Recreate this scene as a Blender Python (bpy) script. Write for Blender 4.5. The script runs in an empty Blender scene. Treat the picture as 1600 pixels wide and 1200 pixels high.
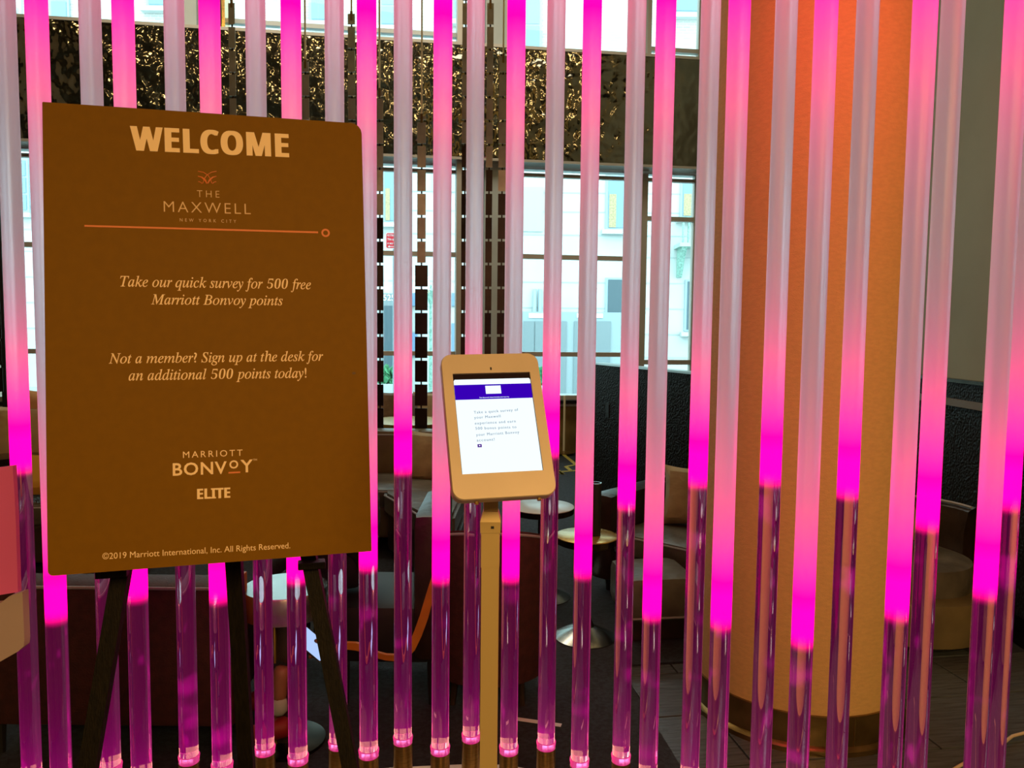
import bpy, bmesh, math, random
from mathutils import Vector, Matrix, Euler
random.seed(7)
S = bpy.context.scene
COL = S.collection
PI = math.pi
R = math.radians

# ------------------------------------------------------------------ camera
EYE = Vector((0, 0, 1.55))
PITCH, ROLL, FPX = R(4.1), R(0.6), 1202.0
_F = Vector((0, math.cos(PITCH), -math.sin(PITCH)))
_U0 = Vector((0, math.sin(PITCH), math.cos(PITCH)))
_X0 = Vector((1, 0, 0))
_X = _X0 * math.cos(ROLL) + _U0 * math.sin(ROLL)
_U = -_X0 * math.sin(ROLL) + _U0 * math.cos(ROLL)
cd = bpy.data.cameras.new('camera')
cam = bpy.data.objects.new('camera', cd)
COL.objects.link(cam)
cam.matrix_world = Matrix(((_X.x, _U.x, -_F.x, EYE.x), (_X.y, _U.y, -_F.y, EYE.y), (_X.z, _U.z, -_F.z, EYE.z), (0, 0, 0, 1)))
cd.sensor_width = 36.0
cd.lens = FPX / 1600 * 36
cd.clip_start = 0.02
cd.clip_end = 200
S.camera = cam

# ------------------------------------------------------------------ world, exposure
S.view_settings.view_transform = 'Standard'
S.view_settings.look = 'None'
S.view_settings.exposure = 0.15
S.view_settings.gamma = 1.0
S.view_settings.use_curve_mapping = False
S.cycles.max_bounces = 10
S.cycles.diffuse_bounces = 3
S.cycles.glossy_bounces = 4
S.cycles.transmission_bounces = 8
S.cycles.transparent_max_bounces = 8
S.cycles.caustics_reflective = False
S.cycles.caustics_refractive = False
S.cycles.sample_clamp_indirect = 4.0
W = bpy.data.worlds.new('overcast_sky')
S.world = W
W.use_nodes = True
W.node_tree.nodes['Background'].inputs[0].default_value = (0.74, 0.93, 1.0, 1)
W.node_tree.nodes['Background'].inputs[1].default_value = 5.0


def area(name, loc, rot, sx, sy, power, color):
    l = bpy.data.lights.new(name, 'AREA')
    l.shape = 'RECTANGLE'
    l.size, l.size_y, l.energy, l.color = sx, sy, power, color
    o = bpy.data.objects.new(name, l)
    COL.objects.link(o)
    o.location = loc
    o.rotation_euler = rot
    return o


# warm ceiling panels of the entrance side (behind the camera) and an unseen fill added over the lounge
area('entrance_light', (0.3, -1.6, 2.84), (R(28), 0, 0), 2.4, 1.4, 170, (1.0, 0.60, 0.22))
area('reception_light', (2.2, -0.6, 2.84), (R(20), R(-8), 0), 1.2, 1.2, 60, (1.0, 0.62, 0.26))
area('lounge_fill', (-1.6, 7.4, 6.35), (0, 0, 0), 6.0, 1.5, 130, (1.0, 0.88, 0.68))


# unseen red light added by the ceiling track to redden the column's top
area('column_red_fill', (1.0, 2.05, 2.84), (R(48), 0, R(-8)), 1.3, 0.08, 6.5, (1.0, 0.08, 0.12))


# ------------------------------------------------------------------ helpers: pixels to places
def ray(px, py):
    return _F + _X * ((px - 800) / FPX) + _U * ((600 - py) / FPX)


def at(px, py, Y):
    v = ray(px, py)
    return EYE + v * (Y / v.y)


def onz(px, py, z=0.0):
    v = ray(px, py)
    return EYE + v * ((z - EYE.z) / v.z)


# ------------------------------------------------------------------ helpers: materials
def new_mat(name):
    m = bpy.data.materials.new(name)
    m.use_nodes = True
    return m, m.node_tree.nodes, m.node_tree.links


def inp(n, *names):
    for k in names:
        if k in n.inputs:
            return n.inputs[k]
    raise KeyError(names)


def mat(name, color, rough=0.5, metal=0.0, noise=0.0, nscale=20.0, bump=0.0, bscale=60.0, spec=0.5, color2=None,
        sheen=0.0, coat=0.0, stretch=None, voronoi=False, bdist=0.01):
    m, N, L = new_mat(name)
    b = N['Principled BSDF']
    b.inputs['Base Color'].default_value = (*color, 1)
    b.inputs['Roughness'].default_value = rough
    b.inputs['Metallic'].default_value = metal
    b.inputs['Specular IOR Level'].default_value = spec
    if coat:
        b.inputs['Coat Weight'].default_value = coat
    tc = N.new('ShaderNodeTexCoord')
    mp = N.new('ShaderNodeMapping')
    L.new(tc.outputs['Object'], mp.inputs[0])
    if stretch:
        mp.inputs['Scale'].default_value = stretch
    if noise or color2:
        t = N.new('ShaderNodeTexNoise')
        t.inputs['Scale'].default_value = nscale
        t.inputs['Detail'].default_value = 4
        L.new(mp.outputs[0], t.inputs['Vector'])
        r = N.new('ShaderNodeMix')
        r.data_type = 'RGBA'
        c2 = color2 or tuple(max(0, c * (1 - noise)) for c in color)
        c1 = color if color2 else tuple(min(1, c * (1 + noise)) for c in color)
        r.inputs[6].default_value = (*c1, 1)
        r.inputs[7].default_value = (*c2, 1)
        cr = N.new('ShaderNodeMapRange')
        cr.inputs[1].default_value = 0.35
        cr.inputs[2].default_value = 0.65
        L.new(t.outputs[0], cr.inputs[0])
        L.new(cr.outputs[0], r.inputs[0])
        L.new(r.outputs[2], b.inputs['Base Color'])
    if bump:
        if voronoi:
            t2 = N.new('ShaderNodeTexVoronoi')
            t2.feature = 'SMOOTH_F1'
        else:
            t2 = N.new('ShaderNodeTexNoise')
            t2.inputs['Detail'].default_value = 3
        t2.inputs['Scale'].default_value = bscale
        L.new(mp.outputs[0], t2.inputs['Vector'])
        bp = N.new('ShaderNodeBump')
        bp.inputs['Strength'].default_value = bump
        bp.inputs['Distance'].default_value = bdist
        L.new(t2.outputs[0], bp.inputs['Height'])
        L.new(bp.outputs[0], b.inputs['Normal'])
    return m


def emit_mat(name, color, strength):
    m, N, L = new_mat(name)
    N.remove(N['Principled BSDF'])
    e = N.new('ShaderNodeEmission')
    e.inputs[0].default_value = (*color, 1)
    e.inputs[1].default_value = strength
    L.new(e.outputs[0], N['Material Output'].inputs[0])
    return m


def glass_pane_mat():
    m, N, L = new_mat('window_glass')
    N.remove(N['Principled BSDF'])
    t = N.new('ShaderNodeBsdfTransparent')
    t.inputs[0].default_value = (0.90, 0.98, 0.97, 1)
    g = N.new('ShaderNodeBsdfGlossy')
    g.inputs['Roughness'].default_value = 0.02
    fr = N.new('ShaderNodeFresnel')
    fr.inputs[0].default_value = 1.3
    mx = N.new('ShaderNodeMixShader')
    L.new(fr.outputs[0], mx.inputs[0])
    L.new(t.outputs[0], mx.inputs[1])
    L.new(g.outputs[0], mx.inputs[2])
    L.new(mx.outputs[0], N['Material Output'].inputs[0])
    return m


def rod_mat():
    """solid acrylic, clear at the ends, frosted and edge-lit by magenta lamps between two heights
    kept as object properties frost_low / frost_high"""
    m, N, L = new_mat('lit_acrylic')
    N.remove(N['Principled BSDF'])
    out = N['Material Output']
    geo = N.new('ShaderNodeNewGeometry')
    sep = N.new('ShaderNodeSeparateXYZ')
    L.new(geo.outputs['Position'], sep.inputs[0])
    lo = N.new('ShaderNodeAttribute'); lo.attribute_type = 'OBJECT'; lo.attribute_name = 'frost_low'
    hi = N.new('ShaderNodeAttribute'); hi.attribute_type = 'OBJECT'; hi.attribute_name = 'frost_high'

    def M(op, a, b=None, c=None):
        n = N.new('ShaderNodeMath'); n.operation = op
        for i, v in enumerate((a, b, c)):
            if v is None:
                continue
            if isinstance(v, (int, float)):
                n.inputs[i].default_value = v
            else:
                L.new(v, n.inputs[i])
        return n.outputs[0]
    z = sep.outputs[2]
    dlo = M('SUBTRACT', z, lo.outputs['Fac'])
    dhi = M('SUBTRACT', hi.outputs['Fac'], z)

    def ramp(v, a, b):
        n = N.new('ShaderNodeMapRange'); n.interpolation_type = 'SMOOTHSTEP'
        n.inputs[1].default_value = a; n.inputs[2].default_value = b
        L.new(v, n.inputs[0]); return n.outputs[0]
    frost = M('MULTIPLY', ramp(dlo, -0.022, 0.030), ramp(dhi, -0.022, 0.030))
    pw = N.new('ShaderNodeAttribute'); pw.attribute_type = 'OBJECT'; pw.attribute_name = 'lamp_power'
    g1 = M('MULTIPLY', M('EXPONENT', M('MULTIPLY', M('MAXIMUM', dlo, 0.0), -1 / 0.12)), 3.6)
    g2 = M('MULTIPLY', M('EXPONENT', M('MULTIPLY', M('MAXIMUM', dhi, 0.0), -1 / 0.165)), 2.2)
    g = M('ADD', g1, M('MULTIPLY', g2, pw.outputs['Fac']))
    # clear part
    cg = N.new('ShaderNodeBsdfGlass')
    cg.inputs['Color'].default_value = (1.0, 0.90, 0.97, 1)
    cg.inputs['IOR'].default_value = 1.49
    cg.inputs['Roughness'].default_value = 0.0
    tc = N.new('ShaderNodeTexCoord')
    nz = N.new('ShaderNodeTexNoise'); nz.inputs['Scale'].default_value = 26
    oi = N.new('ShaderNodeObjectInfo')
    va = N.new('ShaderNodeVectorMath'); va.operation = 'MULTIPLY_ADD'
    va.inputs[1].default_value = (1, 1, 0.35)
    L.new(tc.outputs['Object'], va.inputs[0]); 
    cb = N.new('ShaderNodeCombineXYZ'); L.new(M('MULTIPLY', oi.outputs['Random'], 37.0), cb.inputs[2])
    L.new(cb.outputs[0], va.inputs[2])
    L.new(va.outputs[0], nz.inputs['Vector'])
    spark = ramp(nz.outputs[0], 0.63, 0.80)
    low = M('EXPONENT', M('MULTIPLY', M('SUBTRACT', z, 0.39), -1 / 0.10))
    ce = N.new('ShaderNodeEmission')
    ce.inputs[0].default_value = (1.0, 0.0, 0.46, 1)
    L.new(M('ADD', M('ADD', 0.027, M('MULTIPLY', spark, 0.20)), M('MULTIPLY', low, 0.06)), ce.inputs[1])
    ca = N.new('ShaderNodeAddShader')
    L.new(cg.outputs[0], ca.inputs[0]); L.new(ce.outputs[0], ca.inputs[1])
    # frosted part
    rg = N.new('ShaderNodeBsdfGlass')
    rg.inputs['Color'].default_value = (0.97, 0.93, 0.97, 1)
    rg.inputs['IOR'].default_value = 1.49
    rg.inputs['Roughness'].default_value = 0.33
    tl = N.new('ShaderNodeBsdfTranslucent')
    tl.inputs[0].default_value = (0.9, 0.82, 0.86, 1)
    rm = N.new('ShaderNodeMixShader'); rm.inputs[0].default_value = 0.50
    L.new(rg.outputs[0], rm.inputs[1]); L.new(tl.outputs[0], rm.inputs[2])
    fe = N.new('ShaderNodeEmission')
    fe.inputs[0].default_value = (1.0, 0.0, 0.23, 1)
    L.new(M('ADD', M('MINIMUM', M('MULTIPLY', g, 1.3), 2.4), 0.014), fe.inputs[1])
    dens = M('MINIMUM', M('MULTIPLY', g, 0.7), 0.97)
    blk = N.new('ShaderNodeEmission'); blk.inputs[1].default_value = 0.0
    dm = N.new('ShaderNodeMixShader')
    L.new(dens, dm.inputs[0]); L.new(rm.outputs[0], dm.inputs[1])
    df = N.new('ShaderNodeBsdfDiffuse'); df.inputs[0].default_value = (0.4, 0.0, 0.18, 1)
    L.new(df.outputs[0], dm.inputs[2])
    pe_ = N.new('ShaderNodeEmission'); pe_.inputs[0].default_value = (0.82, 0.95, 1.0, 1)  # faint cool glow added for daylight scattering in the frost
    L.new(M('MULTIPLY', M('SUBTRACT', 1.0, dens), 0.058), pe_.inputs[1])
    f0 = N.new('ShaderNodeAddShader')
    L.new(dm.outputs[0], f0.inputs[0]); L.new(pe_.outputs[0], f0.inputs[1])
    fa = N.new('ShaderNodeAddShader')
    L.new(f0.outputs[0], fa.inputs[0]); L.new(fe.outputs[0], fa.inputs[1])
    mx = N.new('ShaderNodeMixShader')
    L.new(frost, mx.inputs[0]); L.new(ca.outputs[0], mx.inputs[1]); L.new(fa.outputs[0], mx.inputs[2])
    L.new(mx.outputs[0], out.inputs[0])
    return m


def brick_mat(name, c1, c2, mortar, bw, rh):
    m, N, L = new_mat(name)
    b = N['Principled BSDF']
    b.inputs['Roughness'].default_value = 0.9
    tc = N.new('ShaderNodeTexCoord')
    mp = N.new('ShaderNodeMapping')
    mp.inputs['Rotation'].default_value = (R(90), 0, 0)
    t = N.new('ShaderNodeTexBrick')
    t.inputs['Color1'].default_value = (*c1, 1)
    t.inputs['Color2'].default_value = (*c2, 1)
    t.inputs['Mortar'].default_value = (*mortar, 1)
    t.inputs['Scale'].default_value = 1.0
    t.inputs['Brick Width'].default_value = bw
    t.inputs['Row Height'].default_value = rh
    t.inputs['Mortar Size'].default_value = 0.012
    L.new(tc.outputs['Object'], mp.inputs[0])
    L.new(mp.outputs[0], t.inputs['Vector'])
    L.new(t.outputs[0], b.inputs['Base Color'])
    return m


# ------------------------------------------------------------------ helpers: meshes
def bx(bm, cx, cy, cz, sx, sy, sz, mtx=None, bevel=0.0):
    r = bmesh.ops.create_cube(bm, size=1.0)
    vs = r['verts']
    bmesh.ops.scale(bm, vec=(sx, sy, sz), verts=vs)
    bmesh.ops.translate(bm, vec=(cx, cy, cz), verts=vs)
    if bevel:
        es = list({e for v in vs for e in v.link_edges})
        rr = bmesh.ops.bevel(bm, geom=es, offset=bevel, segments=2, affect='EDGES', profile=0.6)
        vs = [v for v in rr['verts']] if False else list({v for f in rr['faces'] for v in f.verts} | {v for v in vs if v.is_valid})
    if mtx is not None:
        bmesh.ops.transform(bm, matrix=mtx, verts=[v for v in vs if v.is_valid])
    return vs


def box_bm(x0, x1, y0, y1, z0, z1, bevel=0.0):
    bm = bmesh.new()
    bx(bm, (x0 + x1) / 2, (y0 + y1) / 2, (z0 + z1) / 2, abs(x1 - x0), abs(y1 - y0), abs(z1 - z0), None, bevel)
    return bm


def lathe(bm, prof, seg=40, cx=0, cy=0, a0=0, a1=2 * PI, cap=True):
    full = abs(a1 - a0 - 2 * PI) < 1e-6
    rings = []
    n = seg if full else seg + 1
    for (r, z) in prof:
        ring = []
        for i in range(n):
            a = a0 + (a1 - a0) * i / seg
            ring.append(bm.verts.new((cx + r * math.cos(a), cy + r * math.sin(a), z)))
        rings.append(ring)
    for k in range(len(rings) - 1):
        for i in range(n if full else n - 1):
            j = (i + 1) % n
            bm.faces.new((rings[k][i], rings[k][j], rings[k + 1][j], rings[k + 1][i]))
    if cap and full:
        bm.faces.new(list(reversed(rings[0])))
        bm.faces.new(rings[-1])
    return bm


def tube(bm, pts, r, seg=10, closed=False):
    pts = [Vector(p) for p in pts]
    rad = r if isinstance(r, (list, tuple)) else [r] * len(pts)
    rings = []
    for i, p in enumerate(pts):
        a = pts[max(0, i - 1)]; b = pts[min(len(pts) - 1, i + 1)]
        d = (b - a).normalized()
        up = Vector((0, 0, 1)) if abs(d.z) < 0.95 else Vector((1, 0, 0))
        u = d.cross(up).normalized(); v = u.cross(d)
        rings.append([bm.verts.new(p + (u * math.cos(2 * PI * k / seg) + v * math.sin(2 * PI * k / seg)) * rad[i]) for k in range(seg)])
    for k in range(len(rings) - 1):
        for i in range(seg):
            j = (i + 1) % seg
            bm.faces.new((rings[k][i], rings[k][j], rings[k + 1][j], rings[k + 1][i]))
    bm.faces.new(rings[0]); bm.faces.new(list(reversed(rings[-1])))
    return bm


def prism(bm, pts, z0, z1):
    """polygon pts (x,y) extruded from z0 to z1"""
    a = [bm.verts.new((x, y, z0)) for x, y in pts]
    b = [bm.verts.new((x, y, z1)) for x, y in pts]
    n = len(pts)
    for i in range(n):
        bm.faces.new((a[i], a[(i + 1) % n], b[(i + 1) % n], b[i]))
    bm.faces.new(list(reversed(a))); bm.faces.new(b)
    return bm


def prism_xz(bm, pts, y0, y1):
    a = [bm.verts.new((x, y0, z)) for x, z in pts]
    b = [bm.verts.new((x, y1, z)) for x, z in pts]
    n = len(pts)
    for i in range(n):
        bm.faces.new((a[i], b[i], b[(i + 1) % n], a[(i + 1) % n]))
    bm.faces.new(a); bm.faces.new(list(reversed(b)))
    return bm


def rrect(w, h, r, seg=6):
    pts = []
    for cx, cy, a in ((w / 2 - r, h / 2 - r, 0), (-w / 2 + r, h / 2 - r, 90), (-w / 2 + r, -h / 2 + r, 180), (w / 2 - r, -h / 2 + r, 270)):
        for k in range(seg + 1):
            t = R(a + 90 * k / seg)
            pts.append((cx + r * math.cos(t), cy + r * math.sin(t)))
    return pts


def obj(name, bm, m, parent=None, smooth=False, mtx=None, mods=None):
    bmesh.ops.recalc_face_normals(bm, faces=bm.faces)
    me = bpy.data.meshes.new(name)
    bm.to_mesh(me); bm.free()
    if m:
        me.materials.append(m)
    if smooth:
        for p in me.polygons:
            p.use_smooth = True
        try:
            me.set_sharp_from_angle(angle=R(40))
        except Exception:
            pass
    o = bpy.data.objects.new(name, me)
    COL.objects.link(o)
    if parent is not None:
        o.parent = parent
    if mtx is not None:
        o.matrix_local = mtx
    return o


def thing(name, label, cat, loc=(0, 0, 0), rotz=0.0, group=None, mtx=None):
    o = bpy.data.objects.new(name, None)
    o.empty_display_size = 0.1
    COL.objects.link(o)
    if mtx is not None:
        o.matrix_world = mtx
    else:
        o.location = loc
        o.rotation_euler = (0, 0, rotz)
    if label:
        o['label'] = label
        o['category'] = cat
    if group:
        o['group'] = group
    return o


def tag(o, label, cat, group=None):
    o['label'] = label; o['category'] = cat
    if group:
        o['group'] = group
    return o


def struct(o, kind='structure'):
    o['kind'] = kind
    return o


def copy_tree(o, parent=None):
    c = o.copy(); COL.objects.link(c); c.parent = parent
    for ch in list(o.children):
        if ch.name in COL.objects:
            copy_tree(ch, c)
    return c


def cushion_bm(w, d, h, pinch=0.08, seed=0):
    """puffy cushion, w x d, thickness h, lying in the xy plane"""
    rnd = random.Random(seed)
    bm = bmesh.new()
    n = 10
    top, bot = [], []
    for j in range(n + 1):
        rt, rb = [], []
        for i in range(n + 1):
            u = i / n * 2 - 1; v = j / n * 2 - 1
            k = (1 - u ** 4) * (1 - v ** 4)
            t = h / 2 * k ** 0.45 * (1 + rnd.uniform(-.04, .04))
            sx = 1 - pinch * (1 - v * v) ** 1.0 * (1 if True else 0)
            sy = 1 - pinch * (1 - u * u)
            x = u * w / 2 * (sx if abs(u) > 0.99 else 1 - pinch * (1 - v * v) * abs(u))
            y = v * d / 2 * (sy if abs(v) > 0.99 else 1 - pinch * (1 - u * u) * abs(v))
            rt.append(bm.verts.new((x, y, t + 0.002)))
            rb.append(bm.verts.new((x, y, -t - 0.002)))
        top.append(rt); bot.append(rb)
    for j in range(n):
        for i in range(n):
            bm.faces.new((top[j][i], top[j][i + 1], top[j + 1][i + 1], top[j + 1][i]))
            bm.faces.new((bot[j][i], bot[j + 1][i], bot[j + 1][i + 1], bot[j][i + 1]))
    ring = [(0, i) for i in range(n)] + [(i, n) for i in range(n)] + [(n, n - i) for i in range(n)] + [(n - i, 0) for i in range(n)]
    for k in range(len(ring)):
        a = ring[k]; b = ring[(k + 1) % len(ring)]
        bm.faces.new((top[a[0]][a[1]], bot[a[0]][a[1]], bot[b[0]][b[1]], top[b[0]][b[1]]))
    return bm


# math alphabets of the bundled font give a serif italic and a heavy sans
def ital(s):
    r = ''
    for c in s:
        if c == 'h':
            r += '\u210e'
        elif 'a' <= c <= 'z':
            r += chr(0x1D44E + ord(c) - 97)
        elif 'A' <= c <= 'Z':
            r += chr(0x1D434 + ord(c) - 65)
        else:
            r += c
    return r


def heavy(s):
    r = ''
    for c in s:
        if 'a' <= c <= 'z':
            r += chr(0x1D5EE + ord(c) - 97)
        elif 'A' <= c <= 'Z':
            r += chr(0x1D5D4 + ord(c) - 65)
        else:
            r += c
    return r


def serif_digits(s):
    return ''.join(chr(0x1D7CE + int(c)) if c.isdigit() else c for c in s)


def glyph_run(body, offset=0.0, spacing=1.0):
    c = bpy.data.curves.new('lettering', 'FONT')
    c.body = body
    c.size = 1.0
    c.offset = offset
    c.space_character = spacing
    c.extrude = 0.0
    c.resolution_u = 3
    o = bpy.data.objects.new('lettering', c)
    COL.objects.link(o)
    bpy.context.view_layer.update()
    me = bpy.data.meshes.new_from_object(o)
    bpy.data.objects.remove(o); bpy.data.curves.remove(c)
    vs = [Vector(v.co) for v in me.vertices]
    fs = [list(p.vertices) for p in me.polygons]
    bpy.data.meshes.remove(me)
    return vs, fs


def text_mesh(name, runs, p0, p1, caph, m, parent, y=-0.001, ref=0.70, offset=0.0, spacing=1.0, gap=0.25, fat=0.0):
    """runs: list of (body, shear, offset). laid from p0 to p1 (local x,z of the plane), capital height caph"""
    V, Fc = [], []
    x = 0.0
    for k, (body, shear, off) in enumerate(runs):
        vs, fs = glyph_run(body, off + offset, spacing)
        mn = min(v.x for v in vs); mxx = max(v.x for v in vs)
        base = len(V)
        for v in vs:
            V.append(Vector((v.x - mn + x + shear * v.y, v.y, 0)))
        Fc += [[i + base for i in f] for f in fs]
        x += (mxx - mn) + gap
    if fat:
        n0 = len(V); f0 = list(Fc)
        for q in (-fat, fat):
            b0 = len(V)
            V += [v + Vector((q, 0, 0.00012 if q < 0 else 0.00024)) for v in V[:n0]]
            Fc += [[i + b0 for i in f] for f in f0]
    mn = min(v.x for v in V); mx = max(v.x for v in V)
    p0 = Vector((p0[0], p0[1])); p1 = Vector((p1[0], p1[1]))
    d = p1 - p0
    L_ = d.length
    ang = math.atan2(d.y, d.x)
    sx = L_ / (mx - mn)
    sz = caph / ref
    ca, sa = math.cos(ang), math.sin(ang)
    co = []
    for v in V:
        a = (v.x - mn) * sx; b = v.y * sz
        co.append((p0.x + a * ca - b * sa, y - v.z, p0.y + a * sa + b * ca))
    me = bpy.data.meshes.new(name)
    me.from_pydata(co, [], Fc)
    me.materials.append(m)
    o = bpy.data.objects.new(name, me)
    COL.objects.link(o)
    o.parent = parent
    return o


# ------------------------------------------------------------------ materials
M_ = {}
M_['glass'] = glass_pane_mat()
M_['rod'] = rod_mat()
M_['brass'] = mat('brushed_brass', (0.34, 0.22, 0.09), 0.32, 0.9, noise=0.15, nscale=30, stretch=(1, 1, 12))
M_['collar'] = None
M_['bronze_dark'] = mat('dark_bronze', (0.05, 0.04, 0.025), 0.25, 0.9, noise=0.2)
M_['frame'] = mat('window_frame_metal', (0.52, 0.49, 0.42), 0.5, 0.2)
M_['frame_dark'] = mat('black_post_metal', (0.012, 0.011, 0.012), 0.3, 0.3)
M_['frame_light'] = mat('pale_frame_metal', (0.55, 0.60, 0.60), 0.5, 0.1)
M_['gold'] = mat('gold_edge_metal', (0.75, 0.52, 0.18), 0.2, 1.0)
M_['pilaster'] = mat('grey_plaster', (0.50, 0.56, 0.54), 0.8, noise=0.05, nscale=3)
M_['wall'] = mat('warm_grey_paint', (0.30, 0.28, 0.19), 0.85, noise=0.06, nscale=2)
M_['wall_light'] = mat('entrance_wall_paint', (0.42, 0.36, 0.28), 0.9)
M_['ceiling'] = mat('ceiling_paint', (0.55, 0.5, 0.44), 0.9)
M_['black_hide'] = mat('black_pebbled_panel', (0.012, 0.010, 0.008), 0.5, 0.0, spec=0.1, bump=0.9, bscale=75, voronoi=True, bdist=0.006)
M_['carpet'] = mat('charcoal_carpet', (0.018, 0.023, 0.029), 0.95, noise=0.4, nscale=60, bump=0.5, bscale=200, bdist=0.004)
M_['carpet_line'] = mat('yellow_carpet_inlay', (0.45, 0.36, 0.06), 0.9, noise=0.2, nscale=80)
M_['tile'] = mat('grey_plank_tile', (0.075, 0.085, 0.085), 0.22, noise=0.25, nscale=6, stretch=(1, 12, 1), bump=0.15, bscale=20)
M_['grout'] = mat('dark_grout', (0.012, 0.012, 0.012), 0.9)
M_['column'] = mat('cream_wall_fabric', (0.72, 0.48, 0.17), 0.85, noise=0.05, nscale=40, bump=0.3, bscale=180, stretch=(1, 1, 2.5))
M_['column_brass'] = mat('aged_brass_skirting', (0.24, 0.17, 0.06), 0.28, 0.85, noise=0.3, nscale=8)
M_['white_stone'] = mat('white_stone_top', (0.75, 0.74, 0.68), 0.35, noise=0.06)
M_['plinth'] = mat('black_plinth', (0.02, 0.018, 0.018), 0.4)
M_['leather'] = mat('dark_brown_leather', (0.035, 0.022, 0.015), 0.33, bump=0.25, bscale=14, noise=0.3, nscale=8, bdist=0.02)
M_['leather_seat'] = mat('worn_grey_brown_leather', (0.12, 0.11, 0.085), 0.38, bump=0.5, bscale=7, noise=0.35, nscale=5, bdist=0.03)
M_['leather_tan'] = mat('olive_tan_leather', (0.15, 0.12, 0.055), 0.35, bump=0.2, bscale=10, noise=0.2, nscale=5)
M_['maroon'] = mat('dark_maroon_upholstery', (0.045, 0.010, 0.008), 0.7, noise=0.25, nscale=30, bump=0.2, bscale=150)
M_['piping'] = mat('grey_piping', (0.32, 0.31, 0.32), 0.6)
M_['beige'] = mat('beige_cushion_cloth', (0.42, 0.32, 0.17), 0.85, bump=0.4, bscale=9, noise=0.12, nscale=10, bdist=0.02)
M_['brown_cloth'] = mat('brown_cushion_cloth', (0.16, 0.09, 0.04), 0.8, bump=0.4, bscale=12, noise=0.25, nscale=8)
M_['mauve'] = mat('mauve_cushion_cloth', (0.20, 0.16, 0.17), 0.85, bump=0.3, bscale=12, noise=0.1)
M_['yellow'] = mat('mustard_cushion_cloth', (0.62, 0.33, 0.03), 0.85, bump=0.3, bscale=12)
M_['peach'] = mat('peach_cushion_cloth', (0.62, 0.36, 0.16), 0.85, bump=0.3, bscale=8)
M_['marble'] = mat('white_tabletop', (0.62, 0.66, 0.64), 0.25, noise=0.06, nscale=4)
M_['gold_top'] = mat('polished_gold_tabletop', (0.62, 0.40, 0.08), 0.22, 0.6, noise=0.08)
M_['steel'] = mat('brushed_steel', (0.45, 0.47, 0.46), 0.24, 1.0, noise=0.1, nscale=15)
M_['orange'] = mat('orange_leather_trim', (0.55, 0.20, 0.015), 0.5, noise=0.12, nscale=12)
M_['black'] = mat('matt_black', (0.008, 0.008, 0.008), 0.6)
M_['easel'] = mat('black_painted_wood', (0.007, 0.005, 0.002), 0.6, spec=0.2, noise=0.4, nscale=25, stretch=(6, 6, 1), bump=0.2, bscale=60)
M_['sign'] = mat('brown_printed_board', (0.185, 0.084, 0.0006), 0.6, noise=0.04, nscale=50, spec=0.12)
M_['sign_edge'] = mat('foam_board_edge', (0.10, 0.05, 0.01), 0.8)
M_['ink'] = mat('cream_print', (0.92, 0.68, 0.38), 0.6)
M_['ink_thin'] = mat('sand_print', (0.70, 0.48, 0.24), 0.6)
M_['ink_orange'] = mat('orange_print', (0.70, 0.20, 0.05), 0.6)
M_['kiosk'] = mat('champagne_powder_coat', (0.62, 0.50, 0.35), 0.42, 0.25, noise=0.05, nscale=6)
M_['kiosk_pole'] = mat('champagne_pole_paint', (0.52, 0.38, 0.15), 0.45, 0.2)
M_['screen'] = emit_mat('screen_white', (0.86, 0.97, 1.0), 1.0)
M_['screen_bar'] = emit_mat('screen_purple', (0.035, 0.0, 0.42), 1.0)
M_['screen_txt'] = emit_mat('screen_text_grey', (0.27, 0.33, 0.42), 1.0)
M_['screen_btn'] = emit_mat('screen_button_purple', (0.08, 0.01, 0.25), 1.0)
M_['screen_black'] = mat('black_glass_bezel', (0.015, 0.010, 0.012), 0.12)
M_['facade'] = mat('white_stone_facade', (0.46, 0.50, 0.49), 0.9, noise=0.04, nscale=0.6)
M_['facade_joint'] = mat('facade_joint', (0.37, 0.43, 0.43), 0.9)
M_['brick'] = brick_mat('pale_brick', (0.44, 0.43, 0.39), (0.36, 0.36, 0.34), (0.50, 0.52, 0.50), 0.24, 0.085)
M_['fwin'] = mat('facade_window_glass', (0.16, 0.27, 0.34), 0.15)
M_['fframe'] = mat('facade_window_frame', (0.28, 0.38, 0.43), 0.6)
M_['curtain'] = mat('gold_curtain', (0.36, 0.29, 0.17), 0.9, noise=0.2)
M_['fdoor'] = mat('grey_door_paint', (0.17, 0.22, 0.235), 0.6)
M_['fdark'] = mat('dark_opening', (0.05, 0.09, 0.11), 0.4)
M_['teal'] = mat('patina_green', (0.22, 0.38, 0.32), 0.8, noise=0.3)
M_['leaf'] = mat('leaf_green', (0.05, 0.22, 0.10), 0.8, noise=0.3)
M_['red_sign'] = mat('red_enamel', (0.75, 0.03, 0.05), 0.5)
M_['white'] = mat('white_enamel', (0.85, 0.85, 0.85), 0.5)
M_['street'] = mat('pale_pavement', (0.30, 0.34, 0.34), 0.9, noise=0.1)
M_['plate'] = mat('bronze_plate_lit', (0.50, 0.50, 0.42), 0.35, 0.5, noise=0.15, nscale=9)  # paler copy: warm light on the upper plates is put into the colour
M_['plate_backlit'] = mat('bronze_plate_backlit', (0.020, 0.013, 0.007), 0.35, 0.5, noise=0.3, nscale=9)  # same bronze plates, painted dark where the windows backlight them
M_['rope'] = mat('pale_wire', (0.95, 0.88, 0.60), 0.5, 0.0)
M_['pale_panel'] = mat('panel_pink_rod_light', (0.75, 0.12, 0.36), 0.75)  # off-white panel; the rods' magenta light is painted into its colour
M_['tan_panel'] = mat('dusty_tan_panel', (0.40, 0.29, 0.27), 0.8)
M_['skin'] = mat('skin', (0.30, 0.13, 0.07), 0.5)
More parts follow.
